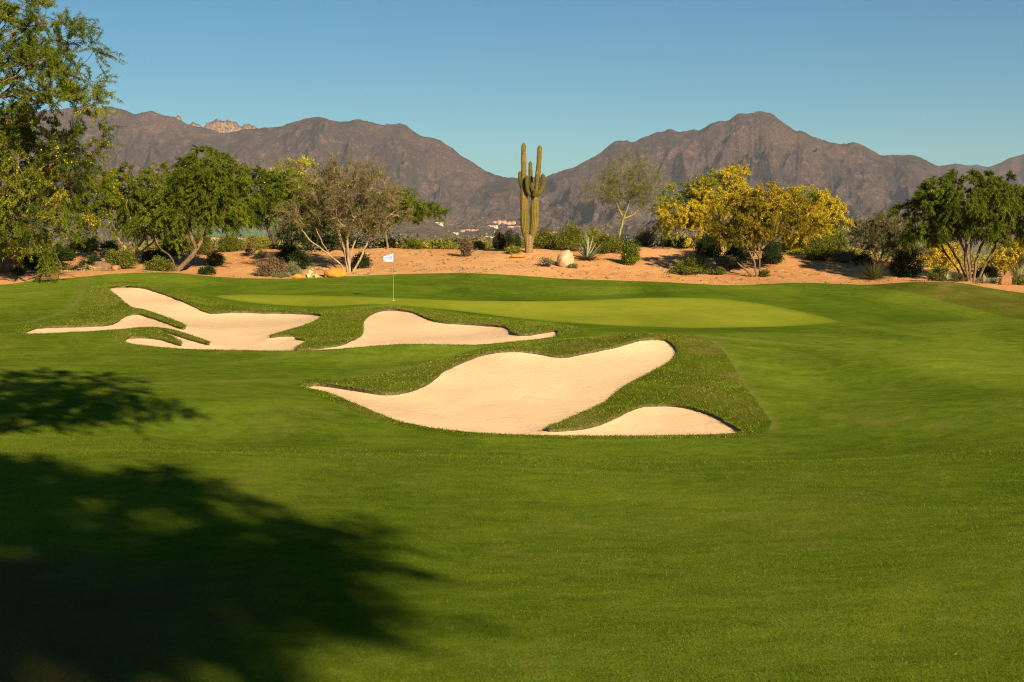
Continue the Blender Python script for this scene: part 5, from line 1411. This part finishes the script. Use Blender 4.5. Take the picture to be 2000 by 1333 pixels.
def house(label, px, py, w, h, d, wallm, seed, roof=True):
    o0 = Vector((0, 0, CAMZ)); dr = (Vector(P(px, py, 1000.0)) - o0).normalized(); best = None
    for bv in BV:
        hit = bv.ray_cast(o0 + dr * 200, dr)
        if hit[0] is not None and (best is None or hit[0].y < best): best = hit[0].y
    if best is not None: d = best
    print('house', px, py, round(d))
    r = rng(seed); c = P(px, py, d); k = d / F; Wm = w * k; Hm = h * k * 0.75
    root = empty('house', tuple(c)); tag(root, label, 'house', 'houses at the foot of the mountains')
    walls = []; roofs = []; wins = []
    nb = max(2, int(w / 9)); xs = np.linspace(-Wm / 2, Wm / 2, nb + 1)
    for i in range(nb):
        hh = Hm * r.uniform(0.45, 0.8); y0 = r.uniform(0, 6); y1 = y0 + 12
        walls.append(box(xs[i] + 0.1, xs[i + 1] - 0.1, y0, y1, -4, hh))
        if roof and r.random() < 0.75: roofs.append(roofp(xs[i], xs[i + 1], y0, y1, hh + 0.02, Hm * 0.3))
        else: walls.append(box(xs[i] + 0.4, xs[i + 1] - 0.4, y0 + 1, y1 - 1, hh + 0.01, hh + Hm * 0.12))
        nw = max(1, int((xs[i + 1] - xs[i]) / 4))
        for q in range(nw):
            xa = xs[i] + (q + 0.3) * (xs[i + 1] - xs[i]) / nw
            wins.append(box(xa, xa + 1.6, y0 - 0.12, y0 - 0.02, hh * 0.3, hh * 0.3 + 1.6))
    for nm, parts, m in (('wall', walls, wallm), ('roof', roofs, M['tile'])):
        if parts:
            V, f = merge(parts); mesh_obj(nm, V + c, f, m, parent=root)
    for V, f in wins[:6]: mesh_obj('window', V + c, f, M['pane'], parent=root)
house('long tan house with the tallest block, highest of the houses left of the giant cactus', 985, 438, 46, 9, 3000, M['stucco'], 1)
house('small tan house just right of and below the long tall-block house', 1004, 446, 26, 8, 2900, M['stucco'], 2)
house('pale low house below the long tall-block house', 962, 444, 22, 5, 2800, M['stucco_white'], 9)
house('long low tan house midway between the flag and the giant cactus', 918, 452, 38, 6, 2600, M['stucco'], 3)
house('white low house just left of the upright olive bush', 957, 465, 18, 6, 2300, M['stucco_white'], 4, False)
house('white house on the slope right of the flat-topped tree', 856, 439, 20, 7, 2900, M['stucco_white'], 5, False)
house('tiny white house below the long low tan one', 888, 457, 14, 4, 2500, M['stucco_white'], 10, False)
house('tan house peeping over the bushes right of the giant cactus', 1077, 457, 22, 7, 2400, M['stucco'], 6)
house('tan house glimpsed between the trunks of the left trees', 425, 470, 34, 10, 1500, M['stucco'], 7)
house('tan low house behind the dark round bush left of the net', 470, 470, 40, 8, 1600, M['stucco_white'], 8)

# driving range net
nd = 700; kN = nd / F
net = empty('golf_net', tuple(P(465, 480, nd))); tag(net, 'teal green golf range net on tall poles glimpsed below the left trees', 'net')
t = NT('net_mesh'); bs = t.bsdf((0.05, 0.13, 0.095, 1), 0.9)
tp = t.n.new('ShaderNodeBsdfTransparent'); mx = t.n.new('ShaderNodeMixShader'); mx.inputs[0].default_value = 0.6
t.l.new(tp.outputs[0], mx.inputs[1]); t.l.new(bs, mx.inputs[2]); M['net'] = t.done(mx.outputs[0])
V = []; f = []
xs = np.arange(405, 532, 10)
for i in range(len(xs) - 1):
    hgt0 = 436 + (xs[i] - 405) * 0.13; hgt1 = 436 + (xs[i + 1] - 405) * 0.13
    o = len(V)
    V += [P(xs[i], 463, nd), P(xs[i + 1], 463, nd), P(xs[i + 1], hgt1, nd), P(xs[i], hgt0, nd)]; f.append([o, o + 1, o + 2, o + 3])
mesh_obj('netting', np.array(V), np.array(f), M['net'], parent=net)
for i, x in enumerate(xs):
    p0 = P(x, 480, nd); p1 = P(x, 434 + (x - 405) * 0.13, nd)
    V, f = tubes(np.array([[p0, p1]]), np.full((1, 2), 0.10), 6); mesh_obj('post', V, f, M['rock_dark'], parent=net)
print('all', round(time.time() - T0, 1), sum(len(o.data.polygons) for o in scene.objects if o.type == 'MESH'))

# ------------------------------------------------------------------ haze
hz = NT('air_haze')
pv_ = hz.n.new('ShaderNodeVolumePrincipled')
pv_.inputs['Color'].default_value = (0.70, 0.80, 1.0, 1)
pv_.inputs['Density'].default_value = 0.000038
pv_.inputs['Anisotropy'].default_value = 0.0
hz.l.new(pv_.outputs[0], hz.out.inputs['Volume'])
V, f = box(-7300, 7300, -700, 9300, -12, 560)
tag(mesh_obj('haze', V, f, hz.m), 'thin blue haze in front of the mountains', 'haze', kind='stuff')
